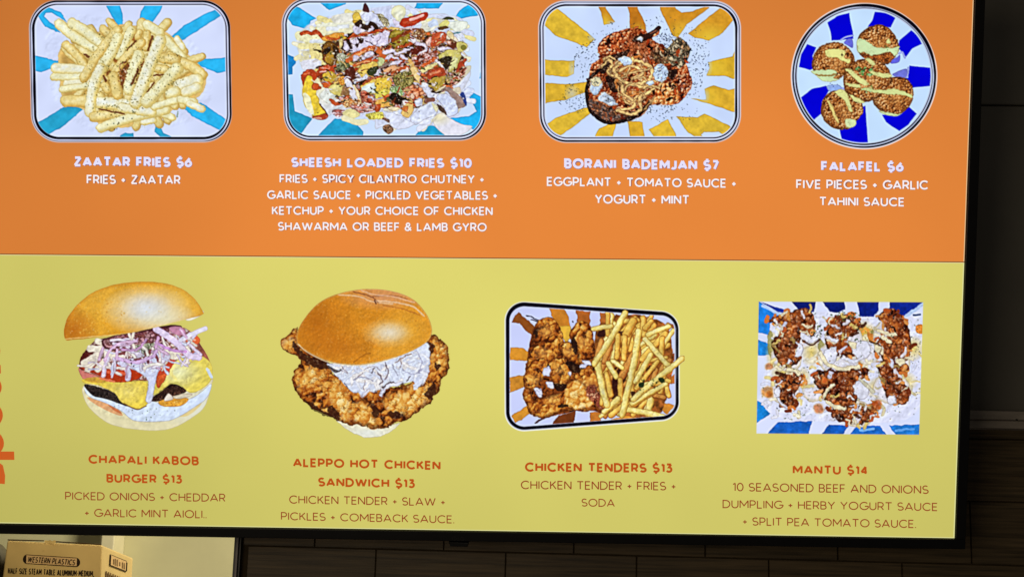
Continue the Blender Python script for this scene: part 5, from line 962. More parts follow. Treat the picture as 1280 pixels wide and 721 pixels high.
def pic_tenders():
    cv = Cv(628, 373, 856, 543, seed=71)
    Q = rr_poly([(632, 376.5), (848, 391), (848.4, 523), (632.2, 539)], 23)
    sd = sd_poly(cv.X, cv.Y, Q) - 23
    m = dish(cv, sd - 1.4, [(2.7, 1.15, .2, -.4, .8), (4.6, 1.5, -.75, .1, .95)], white=(190, 196, 216), inner=(202, 210, 252), edge=(228, 228, 214), din=6.2)
    cv.al = np.clip(.5 - (sd - 1.4) / .6, 0, 1)
    cv.clip = m; cv.warp(1.6, 6)
    A, B, C, D = (625, 370, 8.008), (735, 370, 8.008), (625, 450, 7.592), (735, 450, 7.592); Z = (600, 360, 3.6036)
    S = dict(ink=((80, 44, 16), .7), iw=.5, amp=.16, sc=5, smooth=False)
    for T, p, c in ((A, [(118, 262), (150, 200), (190, 155), (222, 198), (300, 250), (345, 300), (322, 395), (250, 342), (190, 270)], (140, 76, 28)), (A, [(488, 126), (640, 126), (692, 200), (704, 300), (580, 302), (540, 240)], (196, 124, 40)), (A, [(580, 296), (706, 296), (714, 392), (672, 475), (600, 390)], (226, 178, 62)), (A, [(758, 145), (907, 148), (897, 285), (778, 282)], (172, 94, 36)),
                    (A, [(100, 513), (210, 518), (325, 562), (272, 645), (100, 637)], (208, 140, 44)), (C, [(95, 160), (255, 138), (264, 232), (95, 312)], (200, 134, 46)), (C, [(105, 525), (272, 423), (315, 482), (150, 598)], (206, 140, 46)), (C, [(466, 645), (560, 518), (724, 480), (692, 640)], (112, 54, 22)), (C, [(848, 488), (949, 498), (949, 640), (860, 640)], (178, 104, 44)),
                    (D, [(18, 488), (122, 488), (127, 640), (18, 640)], (192, 116, 44)), (D, [(215, 558), (400, 518), (585, 562), (560, 620), (240, 640)], (214, 144, 50)), (D, [(655, 345), (740, 400), (830, 430), (752, 520), (688, 452)], (214, 140, 50)), (D, [(716, 212), (830, 115), (830, 218)], (182, 104, 40)), (B, [(118, 165), (212, 168), (196, 275), (123, 282)], (182, 102, 44)), (B, [(200, 255), (280, 178), (345, 190), (292, 265)], (140, 74, 30)), (B, [(385, 188), (612, 200), (580, 225), (388, 228)], (216, 150, 60)), (B, [(775, 590), (880, 570), (880, 625), (798, 690)], (140, 70, 30)), (B, [(785, 262), (870, 280), (860, 345)], (150, 84, 40))):
        cv.t(*T); cv.P(p, c, **S)
    cv.t(*Z)
    cv.L([(210, 122), (262, 145)], 5, (30, 24, 30)); cv.L([(232, 142), (262, 150)], 4, (40, 30, 30)); cv.E(420, 150, 4, 4, (40, 30, 30))
    cv.L([(250, 606), (275, 590), (310, 575)], 9, (80, 40, 24), ink=((30, 14, 10), .7))
    heap = [(520, 200), (600, 130), (700, 118), (760, 135), (840, 170), (870, 300), (850, 450), (800, 570), (640, 575), (560, 545), (530, 420)]
    cv.P(heap, (150, 84, 34), ink=None, amp=.7, sc=5)
    K = dict(ink=((60, 26, 14), .8), iw=.6, amp=.14, sc=4)
    pieces = ([(245, 195), (265, 150), (320, 138), (358, 182), (366, 232), (330, 255), (270, 252), (242, 232)], [(232, 285), (288, 238), (340, 220), (372, 255), (335, 315), (282, 345), (240, 355), (208, 385)], [(206, 385), (250, 328), (302, 340), (285, 400), (262, 440), (300, 470), (272, 484), (232, 452), (212, 505), (203, 430)], [(204, 470), (232, 450), (252, 500), (300, 490), (380, 468), (482, 448), (508, 502), (470, 547), (380, 547), (300, 577), (240, 562), (214, 512)], [(308, 342), (368, 320), (402, 362), (392, 422), (340, 434)], [(358, 262), (402, 248), (442, 302), (437, 342), (388, 312)], [(408, 218), (438, 165), (482, 163), (508, 232), (514, 302), (504, 344), (450, 332), (438, 272)], [(418, 362), (480, 348), (524, 402), (554, 482), (562, 545), (520, 524), (478, 442), (430, 412)])
    allm = 0
    pieces = [[tuple(np.mean(p, 0) + 1.1 * (np.array(q) - np.mean(p, 0))) for q in p] for p in pieces]
    under = [(242, 180), (330, 142), (372, 235), (410, 255), (440, 168), (500, 172), (515, 320), (562, 542), (470, 546), (300, 574), (216, 540), (205, 400)]
    cv.crust(cv.inside(under), [(40, 16, 10), (90, 40, 16), (140, 70, 26), (180, 104, 40)], 6., 77, 1.2, dark=(28, 12, 8), deep=.46, cell=.5)
    for i, p in enumerate(pieces):
        cv.P(p, (190, 112, 40), **K); mk = cv.inside(p); allm = np.maximum(allm, mk)
        cv.crust(mk, FRY[:6], 7., 20 + i, 1.3, gloss=.35, deep=.44, dark=(56, 22, 10), cell=.5); cv.rimdark(p, 4., .85, (64, 26, 10), -.3, .5)
        c = np.mean(p, 0); cv.clip = m * mk; cv.soft_(c[0] - 5, c[1] - 10, 45, 35, (244, 206, 116), .4); cv.clip = m
    for p in pieces:
        pass
    p = [(386, 452), (440, 418), (502, 480), (492, 532), (400, 534)]; mk = cv.inside(p, soft=3); cv.crust(mk, FRY[2:], 8., 33, 1., dark=(110, 54, 20), deep=.25, gloss=.4); allm = np.maximum(allm, mk)
    cv.crumb(cv.inside([(490, 440), (540, 450), (560, 545), (520, 525), (480, 480)], soft=3), [(60, 20, 20), (170, 90, 60), (120, 50, 40), (226, 170, 130)], 2.8, 35)
    for p in ([(388, 332), (440, 340), (470, 362), (420, 382)], [(328, 430), (392, 430), (372, 462), (340, 455)], [(242, 200), (252, 180), (262, 200), (250, 230)], [(408, 250), (425, 225), (440, 270), (432, 300)], [(300, 345), (318, 350), (310, 380)], [(370, 520), (400, 525), (380, 540), (350, 535)], [(440, 350), (480, 335), (520, 345), (480, 352)]): cv.P(p, (26, 14, 14), ink=None, op=.85)
    for p in ([(280, 372), (312, 350), (316, 394), (285, 392)], [(300, 426), (326, 424), (332, 452), (310, 450)], [(246, 456), (272, 450), (284, 476), (266, 490)], [(450, 345), (478, 338), (476, 358), (455, 360)], [(392, 376), (408, 378), (404, 398)], [(460, 325), (490, 325), (500, 345), (470, 345)]): cv.P(p, (214, 218, 250), ink=((40, 20, 16), .7))
    cv.rough(allm, 1.2, 3., .55, (56, 22, 12), .2, (246, 214, 150))
    pale = dict(base=(240, 222, 130), edge=(214, 170, 70), hi=(240, 236, 190), ink=((80, 40, 12), .85), iw=.6); gold = dict(base=(232, 188, 84), edge=(204, 132, 44), hi=(240, 214, 120), ink=((70, 30, 10), .9), iw=.6); org = dict(base=(206, 140, 64), edge=(172, 92, 34), hi=(224, 170, 90), ink=((60, 24, 10), .9), iw=.6)
    for p in ([(600, 380), (640, 330), (690, 300), (660, 400), (600, 470)], [(585, 440), (620, 430), (640, 500), (600, 510)], [(540, 190), (570, 190), (560, 215), (530, 215)]): cv.P(p, (40, 16, 18), ink=None, op=.9)
    for k in range(64):
        x, y = 545 + 290 * cv.rnd.rand(), 150 + 400 * cv.rnd.rand(); a = (-1.1 if x < 700 else -.75) + (cv.rnd.rand() - .5) * 1.2; l = 35 + 25 * cv.rnd.rand()
        cv.F([(x - l * math.cos(a), y - l * math.sin(a)), (x + l * math.cos(a), y + l * math.sin(a))], 20 + 9 * cv.rnd.rand(), **(org, gold, gold, pale)[cv.rnd.randint(4)])
    for p in ([(600, 400), (640, 350), (660, 400), (610, 470)], [(585, 450), (620, 430), (635, 490), (600, 505)], [(700, 250), (720, 240), (700, 300)], [(620, 200), (650, 190), (640, 215)], [(760, 350), (790, 360), (740, 420)], [(680, 470), (700, 470), (690, 500)]): cv.P(p, (50, 20, 18), ink=None, op=.9)
    for pts, w, st in (([(512, 182), (590, 172)], 26, pale), ([(548, 240), (522, 330)], 32, org), ([(640, 150), (710, 145)], 26, gold), ([(735, 135), (738, 210)], 32, gold), ([(690, 150), (660, 205)], 42, gold), ([(770, 150), (745, 180)], 30, gold), ([(600, 220), (560, 330)], 30, org), ([(622, 215), (616, 312)], 28, gold), ([(653, 220), (648, 316)], 30, gold), ([(700, 220), (715, 300), (700, 360)], 26, org),
                       ([(690, 300), (640, 395)], 36, org), ([(570, 385), (590, 480)], 28, gold), ([(578, 340), (615, 398)], 28, pale), ([(598, 328), (640, 358)], 24, pale), ([(632, 412), (634, 500)], 26, gold), ([(850, 172), (755, 210)], 26, pale), ([(835, 205), (730, 320)], 30, gold), ([(870, 190), (826, 255)], 24, pale), ([(822, 228), (816, 322)], 28, gold), ([(770, 300), (700, 420)], 28, pale), ([(800, 330), (705, 450)], 24, gold),
                       ([(840, 445), (850, 485)], 24, gold), ([(785, 480), (830, 490)], 22, org), ([(770, 500), (755, 565)], 32, pale), ([(800, 455), (680, 530)], 28, gold), ([(835, 430), (685, 520)], 26, pale), ([(745, 230), (845, 345)], 28, pale), ([(910, 318), (820, 390), (690, 500)], 30, pale), ([(662, 545), (750, 560), (832, 582)], 30, pale), ([(590, 572), (640, 530)], 28, gold), ([(560, 555), (622, 498)], 28, pale), ([(525, 320), (545, 420), (572, 525)], 34, pale), ([(655, 112), (590, 225), (515, 340)], 30, pale), ([(716, 195), (690, 350), (640, 570)], 33, pale)):
        if pts[0][0] >= 900 or pts[0][1] < 115: cv.clip = None; cv.track = True
        cv.F(pts, w * .95, **st); cv.clip = m; cv.track = False
    HB = [(30, 50, 20), (40, 30, 20), (70, 80, 30)]
    cv.dots([(700, 420), (790, 400), (840, 410), (800, 450), (720, 470)], 46, HB, (.3, .9)); cv.dots(heap, 40, HB + [(90, 40, 16)], (.2, .5))
    for p in ([(715, 428), (740, 425), (738, 445), (720, 448)], [(800, 405), (830, 410), (815, 428)]): cv.P(p, (36, 50, 26), ink=None)
    cv.relief(cv.inside(heap, soft=2), 5., .2)
    cv.rough(cv.inside(heap, soft=3), .5, 3., .12, (90, 40, 14), .05, seed=9)
    return cv.done(.95)

def pic_mantu():
    cv = Cv(944, 374, 1156, 545, seed=81); sd = sd_poly(cv.X, cv.Y, np.array([(948.4, 376.8), (1153.8, 377.6), (1148.8, 542.8), (945.6, 541.2)]))
    cv.img[:] = RGB((216, 224, 254)); cv.al = np.clip(.5 - sd / .6, 0, 1); cv.warp(1.2, 6); cv.t(920, 360, 3.604)
    n = fbm(cv.X, cv.Y, 30, 7, 2)[..., None]; cv.img = cv.img * (1 - .06 * (n - .5))
    S = dict(ink=((10, 30, 100), .6), iw=.5, amp=.25, sc=5, smooth=False)
    for p, c in (([(98, 58), (150, 90), (205, 120), (225, 150), (150, 160), (152, 212), (98, 198)], (30, 126, 222)), ([(96, 235), (158, 250), (152, 302), (96, 302)], (30, 136, 226)), ([(90, 508), (140, 518), (160, 562), (90, 606)], (26, 130, 214)), ([(110, 62), (180, 85), (245, 105), (240, 120), (190, 108)], (20, 50, 160)),
                 ([(245, 58), (357, 58), (352, 112), (288, 102)], (12, 26, 110)), ([(388, 58), (487, 58), (492, 96), (450, 112), (424, 106)], (10, 26, 112)), ([(545, 58), (642, 58), (642, 100), (610, 138), (558, 126)], (12, 30, 128)), ([(690, 58), (848, 58), (780, 122), (680, 132), (690, 100)], (14, 36, 140)),
                 ([(132, 665), (185, 603), (345, 598), (322, 665)], (24, 96, 196)), ([(380, 665), (420, 613), (505, 617), (480, 665)], (22, 90, 190)), ([(510, 665), (545, 618), (650, 618), (680, 665)], (26, 104, 204)), ([(688, 618), (830, 612), (830, 668), (725, 665)], (30, 120, 212))): cv.P(p, c, **S)
    cv.L([(120, 80), (200, 120), (250, 130)], 12, (176, 206, 250)); cv.L([(845, 70), (760, 130)], 14, (176, 200, 240)); cv.L([(800, 120), (830, 118)], 9, (30, 60, 110)); cv.L([(560, 640), (620, 632)], 10, (120, 180, 240)); cv.L([(720, 640), (800, 632)], 10, (90, 160, 236))
    W = [(160, 160), (300, 110), (450, 110), (600, 130), (760, 130), (835, 160), (830, 520), (700, 600), (400, 600), (180, 580), (110, 480), (150, 300)]
    cv.P(W, (222, 226, 252), ink=None, amp=.06, sc=8)
    for e in ((570, 200, 70, 60, 0), (340, 290, 50, 70, 0), (210, 380, 60, 40, 0), (630, 450, 50, 50, 0), (380, 450, 40, 60, 0), (800, 270, 50, 60, 0), (760, 420, 60, 50, 0), (170, 300, 40, 60, 0), (420, 290, 40, 60, 0), (640, 290, 40, 60, 0), (560, 380, 40, 40, 0), (300, 410, 40, 60, 0)): cv.soft_(*e[:4], (226, 202, 110), 1.)
    cv.crumb(cv.inside([(540, 170), (605, 180), (600, 230), (545, 240), (530, 210)], soft=6), [(226, 216, 150), (236, 230, 200), (200, 170, 70), (214, 140, 60)], 3.4, 5, dark=(150, 110, 40), dk=.5)
    for p in ([(150, 190), (180, 240), (190, 330), (160, 320), (140, 260)], [(610, 190), (640, 240), (640, 330), (610, 320)], [(380, 230), (410, 280), (400, 330), (370, 280)], [(500, 180), (540, 190), (530, 220)], [(620, 440), (650, 460), (640, 490)]): cv.P(p, (150, 142, 70), ink=((60, 50, 30), .5), op=.85, hi=(.3, .2, (214, 206, 140), .8))
    R = [(24, 8, 6), (86, 32, 16), (150, 74, 34), (50, 18, 10), (110, 44, 20), (200, 120, 70), (36, 12, 8), (130, 60, 26)]
    cl = ([(150, 158), (190, 140), (230, 120), (320, 105), (345, 170), (332, 215), (282, 232), (286, 305), (232, 345), (192, 312), (170, 235), (232, 178)], [(436, 145), (500, 128), (555, 162), (532, 205), (500, 240), (525, 292), (480, 304), (418, 262), (418, 190)], [(645, 140), (700, 105), (755, 150), (778, 230), (772, 305), (700, 345), (648, 285), (636, 250), (680, 190)], [(195, 402), (260, 388), (302, 412), (262, 470), (255, 525), (218, 528), (183, 452)], [(385, 390), (440, 366), (520, 362), (582, 368), (572, 402), (532, 422), (545, 482), (500, 525), (428, 512), (396, 470), (358, 402)], [(645, 350), (720, 328), (757, 370), (742, 402), (774, 472), (752, 515), (688, 492), (668, 422)], [(446, 540), (520, 538), (600, 528), (624, 562), (570, 602), (530, 608), (448, 582)])
    for p in ([(160, 160), (230, 130), (250, 150), (180, 170)], [(240, 120), (330, 110), (330, 160), (250, 170)], [(550, 330), (585, 330), (580, 400), (540, 390)], [(345, 320), (380, 310), (380, 350)], [(590, 200), (620, 210), (640, 250), (600, 240)], [(270, 390), (310, 390), (305, 440), (260, 460)], [(610, 500), (660, 520), (650, 545), (620, 530)], [(810, 170), (838, 165), (838, 205), (815, 200)]): cv.P(p, (214, 130, 50), ink=((110, 56, 20), .5), amp=.3, sc=3)
    food = 0
    for x, y, a in ((270, 215, 80), (485, 225, 85), (700, 215, 85), (225, 315, 70), (460, 320, 95), (705, 330, 80), (225, 465, 75), (470, 455, 100), (700, 450, 85), (545, 565, 75), (590, 300, 55), (345, 470, 50)):
        cv.E(x, y, a, a * .82, (222, 220, 232), rot=20 * cv.rnd.rand(), ink=((110, 90, 60), .6), amp=.1, sc=5, rim=((206, 190, 140), .75), rw=4.)
    cv.scatter(W, 110, (10, 26), (7, 18), [(226, 228, 246), (236, 230, 206), (230, 214, 150), (214, 220, 246), (206, 196, 160)], ink=((120, 100, 70), .45), bend=.7)
    cl = [[tuple(np.mean(p, 0) + 1.12 * (np.array(q) - np.mean(p, 0))) for q in p] for p in cl]
    for i, p in enumerate(cl):
        cv.P(p, (70, 26, 14), ink=((214, 140, 60), .6), iw=1.3); mk = cv.inside(p); food = np.maximum(food, mk)
        cv.crust(mk, SAUCE, 6.5, 40 + i, 1.2, dark=(20, 8, 6), deep=.36, gloss=.8, light=(246, 200, 150), cell=.3)
        cv.rimdark(p, 4., .8, (20, 8, 8), -.4, .6)
        P = np.array(p, float); lo, hi = P.min(0), P.max(0); n = int((hi - lo).prod() / 950)
        for _ in range(n * 3):
            q = lo + (hi - lo) * cv.rnd.rand(2)
            if sd_poly(np.array([[q[0]]]), np.array([[q[1]]]), P)[0, 0] > -6: continue
            n -= 1
            if n < 0: break
            r = 9 + 6 * cv.rnd.rand(); d = cv.rnd.rand(); c = np.array((110, 46, 20)) * (1 - d) + np.array((196, 108, 54)) * d
            cv.E(q[0], q[1], r, r * .8, tuple(c), rot=cv.rnd.rand() * 180, ink=((50, 18, 10), .9), iw=.6, amp=.2, hi=(-.3, -.3, (236, 180, 130), .55))
    for p in cl: cv.dots(p, 16, [(236, 196, 170), (226, 150, 110), (240, 226, 220)], (.3, .8), 2.)
    for e, c in (((140, 466, 28, 26), (206, 128, 50)), ((150, 352, 22, 16), (180, 100, 44)), ((372, 542, 24, 22), (190, 96, 40)), ((636, 522, 22, 26), (180, 80, 36)), ((150, 476, 18, 18), (190, 100, 36)), ((300, 430, 12, 16), (222, 150, 60)), ((400, 415, 14, 14), (190, 86, 34))): cv.E(*e, c, ink=None, soft=2.5, op=.75, amp=.4, sc=3, rim=((230, 180, 80), .6), rw=2.)
    for k in range(90):
        p = cl[cv.rnd.randint(7)]; q = np.array(p[cv.rnd.randint(len(p))]) * .8 + np.mean(p, 0) * .2 + (cv.rnd.rand(2) - .5) * 50; a = 6.3 * cv.rnd.rand(); l = 8 + 14 * cv.rnd.rand(); b = 12 * (cv.rnd.rand() - .5)
        cv.L([(q[0] - l * math.cos(a), q[1] - l * math.sin(a)), (q[0] - b * math.sin(a), q[1] + b * math.cos(a)), (q[0] + l * math.cos(a), q[1] + l * math.sin(a))], 8 + 10 * cv.rnd.rand(), [(226, 226, 240), (236, 228, 196), (222, 196, 110), (212, 140, 60), (216, 220, 246), (160, 130, 70), (60, 26, 16)][cv.rnd.randint(7)], ink=((70, 40, 26), .6), op=.9)
    for p in cl: cv.scatter(p, 9, (6, 14), (9, 20), [(206, 116, 50), (176, 80, 34), (222, 150, 80), (110, 44, 20)], ink=((110, 50, 20), .5), edge=True, bend=.6); cv.scatter(p, 5, (7, 15), (6, 12), [(232, 228, 230), (236, 224, 190), (30, 14, 12)], ink=((70, 40, 26), .6), bend=.7)
    K = dict(ink=((50, 30, 22), .75), iw=.55, amp=.06, sc=4); WH = (224, 226, 244); CR = (232, 222, 186)
    for p, c in (([(520, 250), (590, 238), (604, 302), (560, 322), (532, 300)], WH), ([(396, 282), (450, 266), (446, 334), (402, 334)], WH), ([(505, 240), (540, 245), (540, 270), (515, 268)], CR), ([(530, 430), (570, 415), (600, 470), (560, 500), (535, 470)], WH), ([(175, 455), (196, 450), (200, 500), (230, 530), (200, 525), (178, 490)], WH), ([(680, 495), (715, 485), (725, 515), (690, 522)], WH), ([(270, 245), (302, 262), (296, 300), (262, 310), (275, 280)], WH), ([(625, 260), (650, 255), (650, 290), (630, 290)], CR), ([(720, 320), (760, 315), (760, 340), (735, 345)], CR)): cv.P(p, c, **K)
    for q, w, c in (([(298, 212), (335, 232), (372, 212)], 28, WH), ([(378, 292), (410, 340), (470, 362), (550, 352)], 20, CR), ([(480, 312), (530, 330), (570, 312)], 16, WH), ([(640, 190), (690, 210), (716, 206)], 18, CR), ([(408, 512), (440, 530), (490, 540)], 16, CR), ([(395, 488), (425, 445), (440, 435)], 14, CR), ([(560, 410), (600, 450), (620, 465)], 16, (210, 206, 180)), ([(232, 365), (270, 370), (280, 390)], 18, CR), ([(170, 345), (200, 365), (215, 350)], 16, CR), ([(660, 220), (690, 240)], 16, CR), ([(410, 225), (450, 235)], 16, WH)): cv.L(q, w, c, ink=((50, 30, 22), .75))
    for q in ([(300, 236), (340, 256), (378, 230)], [(420, 372), (480, 378), (560, 366)], [(600, 240), (650, 260)], [(690, 425), (715, 450), (740, 470)]): cv.L(q, 8, (60, 24, 14), op=.85)
    G = [(40, 60, 36), (70, 80, 50), (30, 40, 40), (100, 110, 70), (120, 90, 50)]
    cv.dots(W, 420, G, (.22, .6), 2.2, .85); cv.dots([(430, 110), (540, 110), (560, 150), (450, 150)], 40, [(50, 80, 40), (90, 110, 60), (30, 40, 30)], (.5, 1.1)); cv.dots([(330, 180), (400, 170), (390, 230), (350, 220)], 34, [(50, 70, 40), (110, 120, 60), (30, 40, 30)], (.5, 1.)); cv.dots([(740, 160), (830, 160), (830, 300), (780, 300)], 30, G, (.3, .7)); cv.dots([(530, 230), (560, 228), (560, 250)], 8, [(40, 60, 30)], (.5, 1.)); cv.dots([(300, 540), (380, 530), (350, 580), (240, 560)], 26, [(140, 150, 150), (90, 110, 100)], (.3, .7))
    cv.rough(np.clip(cv.inside([(150, 150), (300, 100), (560, 120), (760, 130), (780, 320), (780, 510), (620, 600), (440, 590), (200, 530), (130, 450)], soft=8) * .45 + .55 * food, 0, 1), 1.9, 4.2, .2, (44, 20, 14), .3, (240, 230, 220)); cv.relief(cv.inside(W, soft=6), 7., .28, 0, .02)
    return cv.done(.95)
# ---------------------------------------------------------------- the television
tv = bpy.data.objects.new('television', None); col.objects.link(tv); tv.matrix_world = TVM; tv.empty_display_size = .2
tag(tv, 'large black-framed television showing a menu of eight dishes on orange and yellow', 'television')
XR, XL, YB0, YT, YM = .6163, -.7515, -.3422, .4265, .04235         # edges of the lit panel and the line between its two colours
EX, EB = .6311, -.3572
m_bez = mat('black_bezel_plastic', (.0055, .0055, .0075), .38, .35, .2, 50)
m_back = mat('television_back', (.012, .012, .012), .6, .3, .2, 40)
mb = MB(); zf = .0035
mb.box(XL - .015, EX, YT + .0008, YT + .015, -.03, zf); mb.box(XL - .015, EX, EB, YB0 - .0008, -.03, zf); mb.box(XL - .015, XL - .0008, YB0 - .0008, YT + .0008, -.03, zf); mb.box(XR + .0008, EX, YB0 - .0008, YT + .0008, -.03, zf)
mb.build('bezel', m_bez, tv, .0012, 2)
mb = MB(); mb.box(XL - .012, EX - .003, EB + .003, YT + .012, -.034, -.0305); mb.box(XL + .25, XR - .25, YB0 + .08, YT - .12, -.06, -.0345); mb.build('back_cover', m_back, tv, .004, 2)
for x in (-.25, .12): mb = MB(); mb.box(x, x + .05, -.2, .3, -.075, -.0605); mb.build('wall_bracket', m_black, tv, .002, 1)
# a stay from the bracket to the wall behind
inv = TVM.inverted(); a = inv @ Vector((TVM.translation.x, YW + .02, TVM.translation.z)); mb = MB(); mb.box(-.14, .06, a.y - .05, a.y + .05, a.z, -.0765); mb.build('mount_arm', m_black, tv, .002, 1)
tabp = scr([560.8, 586.2, 584.6, 563], [676.6, 677.4, 682.6, 682.2]); mb = MB(); mb.hexa([(tabp[i][0], tabp[i][1], .002) for i in range(4)] + [(tabp[i][0], tabp[i][1], -.022) for i in range(4)]); mb.build('sensor_tab', m_bez, tv, .0008, 2)
m_logo = mat('dim_logo_print', (.018, .015, .018), .5, .4, .1, 80)
mb = MB()
v, f = ribbon(arc(568.2, 671.4, 2.5, 2.5, -20, 330), .55); mb.add(on_screen(v, zf + .0003), f)
for st in ([(568.2, 670.2), (568.2, 672.6), (569.4, 672.6)], [(566.9, 670.5), (567.5, 670.5)]):
    v, f = ribbon(st, .5); mb.add(on_screen(v, zf + .0003), f)
write(mb, 'LG', 572.4, 580.4, 669.4, 673.9, 674.0, .17, on_screen, zf + .0003)
mb.build('brand_logo', m_logo, tv)

m_or, m_ye = lit('lit_orange', ORANGE, False), lit('lit_yellow', YELLOW, False)
m_off = lit('dark_seam', (120, 70, 40), True, False); m_lip = lit('lit_panel_edge', (226, 214, 150), True, False)
n = 40
mb = MB()
for (y0, y1, mi) in ((YM, YT, 0), (YB0, YM - .0012, 1)):
    mb.add([(XL, y0, 0), (XR, y0, 0), (XR, y1, 0), (XL, y1, 0)], [(0, 1, 2, 3)], mi)
mb.add([(XL, YM - .0012, 0), (XR, YM - .0012, 0), (XR, YM, 0), (XL, YM, 0)], [(0, 1, 2, 3)], 2)
mb.add([(XL, YM - .0024, .0003), (XR, YM - .0024, .0003), (XR, YM - .0012, .0003), (XL, YM - .0012, .0003)], [(0, 1, 2, 3)], 3)
for (x0, x1, y0, y1) in ((XR - .0016, XR, YB0, YM - .0024), (XL, XR - .0016, YB0, YB0 + .0013)): mb.add([(x0, y0, .0003), (x1, y0, .0003), (x1, y1, .0003), (x0, y1, .0003)], [(0, 1, 2, 3)], 4)
m_lip2 = lit('lit_panel_lip', (222, 220, 150), True, False); m_lipo = lit('lit_orange_lip', (232, 190, 140), True, False)
mb.add([(XR - .0012, YM, .0003), (XR, YM, .0003), (XR, YT, .0003), (XR - .0012, YT, .0003)], [(0, 1, 2, 3)], 5)
display = mb.build('display', [m_or, m_ye, m_off, m_lip, m_lip2, m_lipo], tv)
display['label'] = 'lit menu display, orange above and yellow below'

m_paint = painted('picture_paint')
def picture(cv, label):
    X, Y = cv.X.ravel(), cv.Y.ravel(); P = scr(X, Y); H, W = cv.H, cv.W
    keep = cv.al > .02; q = keep[:-1, :-1] | keep[1:, :-1] | keep[:-1, 1:] | keep[1:, 1:]
    jj, ii = np.where(q); a = jj * W + ii; F = np.stack([a, a + W, a + W + 1, a + 1], 1)
    used = np.unique(F); mp = np.zeros(H * W, np.int64); mp[used] = np.arange(len(used)); F = mp[F]
    me = bpy.data.meshes.new('dish_picture'); nv, nf = len(used), len(F)
    me.vertices.add(nv); co = np.zeros((nv, 3), np.float32); co[:, :2] = P[used]; co[:, 2] = .0007; me.vertices.foreach_set('co', co.ravel())
    me.loops.add(nf * 4); me.loops.foreach_set('vertex_index', F.ravel().astype(np.int32)); me.polygons.add(nf); me.polygons.foreach_set('loop_start', np.arange(0, nf * 4, 4, dtype=np.int32)); me.polygons.foreach_set('loop_total', np.full(nf, 4, np.int32))
    me.update(calc_edges=True)
    at_ = me.color_attributes.new('paint', 'FLOAT_COLOR', 'POINT'); C = np.ones((nv, 4), np.float32)
    C[:, :3] = lin(cv.img.reshape(-1, 3)[used] * 255.); C[:, 3] = cv.al.ravel()[used]; at_.data.foreach_set('color', C.ravel())
    me.materials.append(m_paint); o = bpy.data.objects.new('dish_picture', me); col.objects.link(o); o.parent = display; o['label'] = label; return o

m_lav, m_wht = lit('lit_lavender', (230, 226, 252), True, False), lit('lit_white', (248, 240, 244), True, False)
m_sh = lit('lit_text_edge', (150, 92, 84), True, False); m_sh2 = lit('lit_title_edge', (112, 88, 140), True, False)
m_rust, m_brn = lit('lit_rust', (188, 80, 24), True, False), lit('lit_brown', (150, 62, 34), True, False); m_glow = lit('lit_text_glow', (222, 206, 120), True, False)
def title(text, x0, x1, yt, y0, y1, top):
    mb = MB()
    if top:
        write(mb, text, x0, x1, yt, y0, y1, .30, on_screen, .0005, 1, dx=.3, dy=.55); write(mb, text, x0, x1, yt, y0, y1, .25, on_screen, .0008, 0)
        mb.build('dish_name', [m_lav, m_sh2], display)
    else:
        write(mb, text, x0, x1, yt, y0, y1, .225, on_screen, .0008, 0); return_ = mb.build('dish_name', [m_rust], display)
def lines(rows, top):
    mb = MB()
    for text, x0, x1, yt, y0, y1 in rows:
        if top:
            write(mb, text, x0, x1, yt, y0, y1, .24, on_screen, .0005, 1, dx=.3, dy=.5); write(mb, text, x0, x1, yt, y0, y1, .175, on_screen, .0008, 0)
        else: write(mb, text, x0, x1, yt, y0, y1, .13, on_screen, .0008, 0)
    mb.build('dish_description', [m_wht, m_sh] if top else [m_brn], display)

title('ZAATAR FRIES $6', 92.2, 240.4, 195.6, 208.2, 209.2, 1); lines([('FRIES + ZAATAR', 108.5, 225.8, 218.6, 230, 230.6)], 1)
title('SHEESH LOADED FRIES $10', 364, 590, 196.8, 209, 210.2, 1)
lines([('FRIES + SPICY CILANTRO CHUTNEY +', 349.5, 605.5, 218, 228.8, 229.6), ('GARLIC SAUCE + PICKLED VEGETABLES +', 334, 622, 238, 249, 249.8), ('KETCHUP + YOUR CHOICE OF CHICKEN', 340, 616, 257.7, 268.6, 269.4), ('SHAWARMA OR BEEF & LAMB GYRO', 347.5, 608.5, 277.4, 288.2, 289.4)], 1)
title('BORANI BADEMJAN $7', 705, 899, 198, 210.8, 213, 1); lines([('EGGPLANT + TOMATO SAUCE +', 683.5, 920.5, 221.2, 232.6, 235), ('YOGURT + MINT', 743.5, 861.8, 243, 254.6, 255.6)], 1)
title('FALAFEL $6', 1026, 1129.6, 201.5, 214, 214.8, 1); lines([('FIVE PIECES + GARLIC', 995, 1160.2, 224.4, 236, 237.2), ('TAHINI SAUCE', 1023.8, 1130.6, 246, 257.2, 258.2)], 1)
title('CHAPALI KABOB', 110.5, 249, 567.6, 579, 581.2, 0); title('BURGER $13', 133, 228.2, 591.6, 602.6, 604, 0); lines([('PICKED ONIONS + CHEDDAR', 81.5, 282, 614, 624.2, 626.6), ('+ GARLIC MINT AIOLI..', 105.8, 258.5, 635, 645.2, 647.2)], 0)
title('ALEPPO HOT CHICKEN', 366, 551, 571.6, 583, 587, 0); title('SANDWICH $13', 397.5, 519, 596, 607.4, 609.6, 0); lines([('CHICKEN TENDER + SLAW +', 361.5, 556.8, 618.4, 628.8, 632), ('PICKLES + COMEBACK SAUCE.', 351.2, 568, 639.2, 649.3, 653.6)], 0)
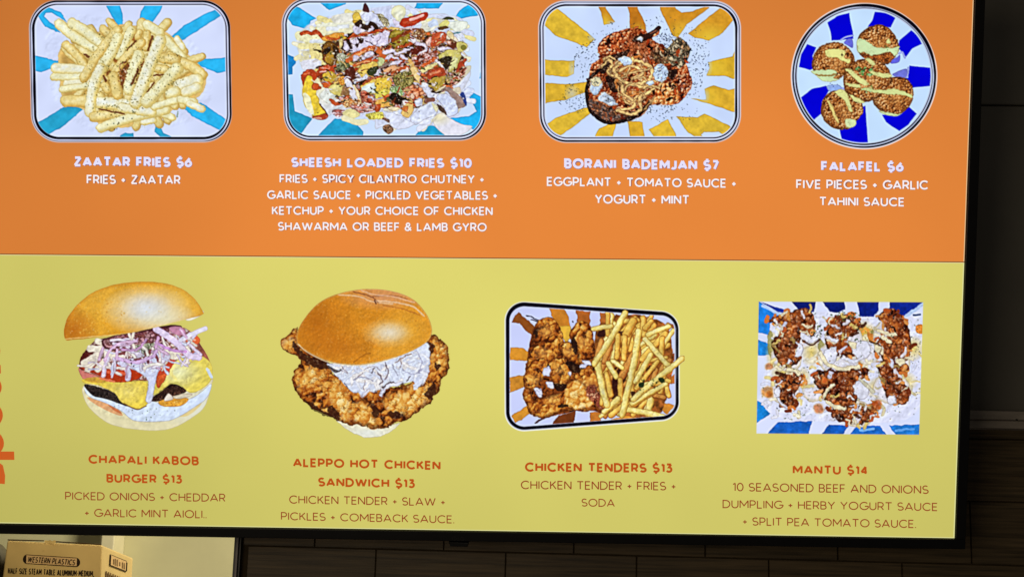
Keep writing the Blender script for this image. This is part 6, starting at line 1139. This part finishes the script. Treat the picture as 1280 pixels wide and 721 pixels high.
title('CHICKEN TENDERS $13', 656, 840.8, 577.2, 589, 590.4, 0); lines([('CHICKEN TENDER + FRIES +', 651, 845, 600, 610.8, 612.4), ('SODA', 726.8, 768.6, 622.4, 632.4, 633)], 0)
title('MANTU $14', 990.5, 1085, 580.6, 592, 593, 0); lines([('10 SEASONED BEEF AND ONIONS', 915.5, 1160.6, 602.6, 613.3, 616.8), ('DUMPLING + HERBY YOGURT SAUCE', 903, 1172, 624, 634.4, 638.2), ('+ SPLIT PEA TOMATO SAUCE.', 928, 1145, 645.6, 656, 659.4)], 0)
# headings that run up the left side of the display
m_head = lit('lit_heading', (202, 92, 36), True, False); m_heado = lit('lit_heading_white', (170, 140, 150), True, False)
def runs_up(strokes, y0, w, m):
    mb = MB()
    for i, st in enumerate(strokes):
        v, f = ribbon(st, w); mb.add(on_screen([(7 - (604 - y0) * .04 - b - a * .04, y0 - a) for a, b in v], .0008 + .00003 * i), f)
    mb.build('side_heading', m, display)
S1 = [(0, 6), (10, 5.2), (20, 7), (25, 14), (20, 22), (8, 27), (3, 34), (7, 41), (16, 43.5), (26, 42)]
def o_(c, rx=13, a0=0, a1=360): return arc(c, 22, rx, 17, a0, a1, 28)
runs_up([S1, [(35, -12.5), (35, 44)], o_(51, 13), o_(86, 13, 20, 320) , [(74, 22), (99, 22)], o_(121, 12, 50, 310), [(143, 0), (143, 40)], [(143, 48), (143, 58)], o_(166, 12), [(181, 0), (181, 40)], [(194, 0), (194, 60)], [(a + 204, b) for a, b in S1]], 604, 10.5, m_head)
runs_up([[(a, b + 1.5) for a, b in S1]], 243, 10.5, m_heado)

for fn_, lb in ((pic_zaatar, 'picture of seasoned fries heaped on a blue-striped dish'), (pic_loaded, 'picture of loaded fries with pickles and sauces on a blue-striped dish'), (pic_borani, 'picture of eggplant in tomato sauce on a yellow-striped dish'), (pic_falafel, 'picture of five falafel on a round blue-striped plate'),
                (pic_burger, 'picture of a burger with onions and melted cheese'), (pic_sandwich, 'picture of a fried chicken sandwich with slaw'), (pic_tenders, 'picture of chicken tenders and fries on a brown-striped dish'), (pic_mantu, 'square picture of dumplings under tomato sauce on a blue-striped dish')):
    picture(fn_(), lb)
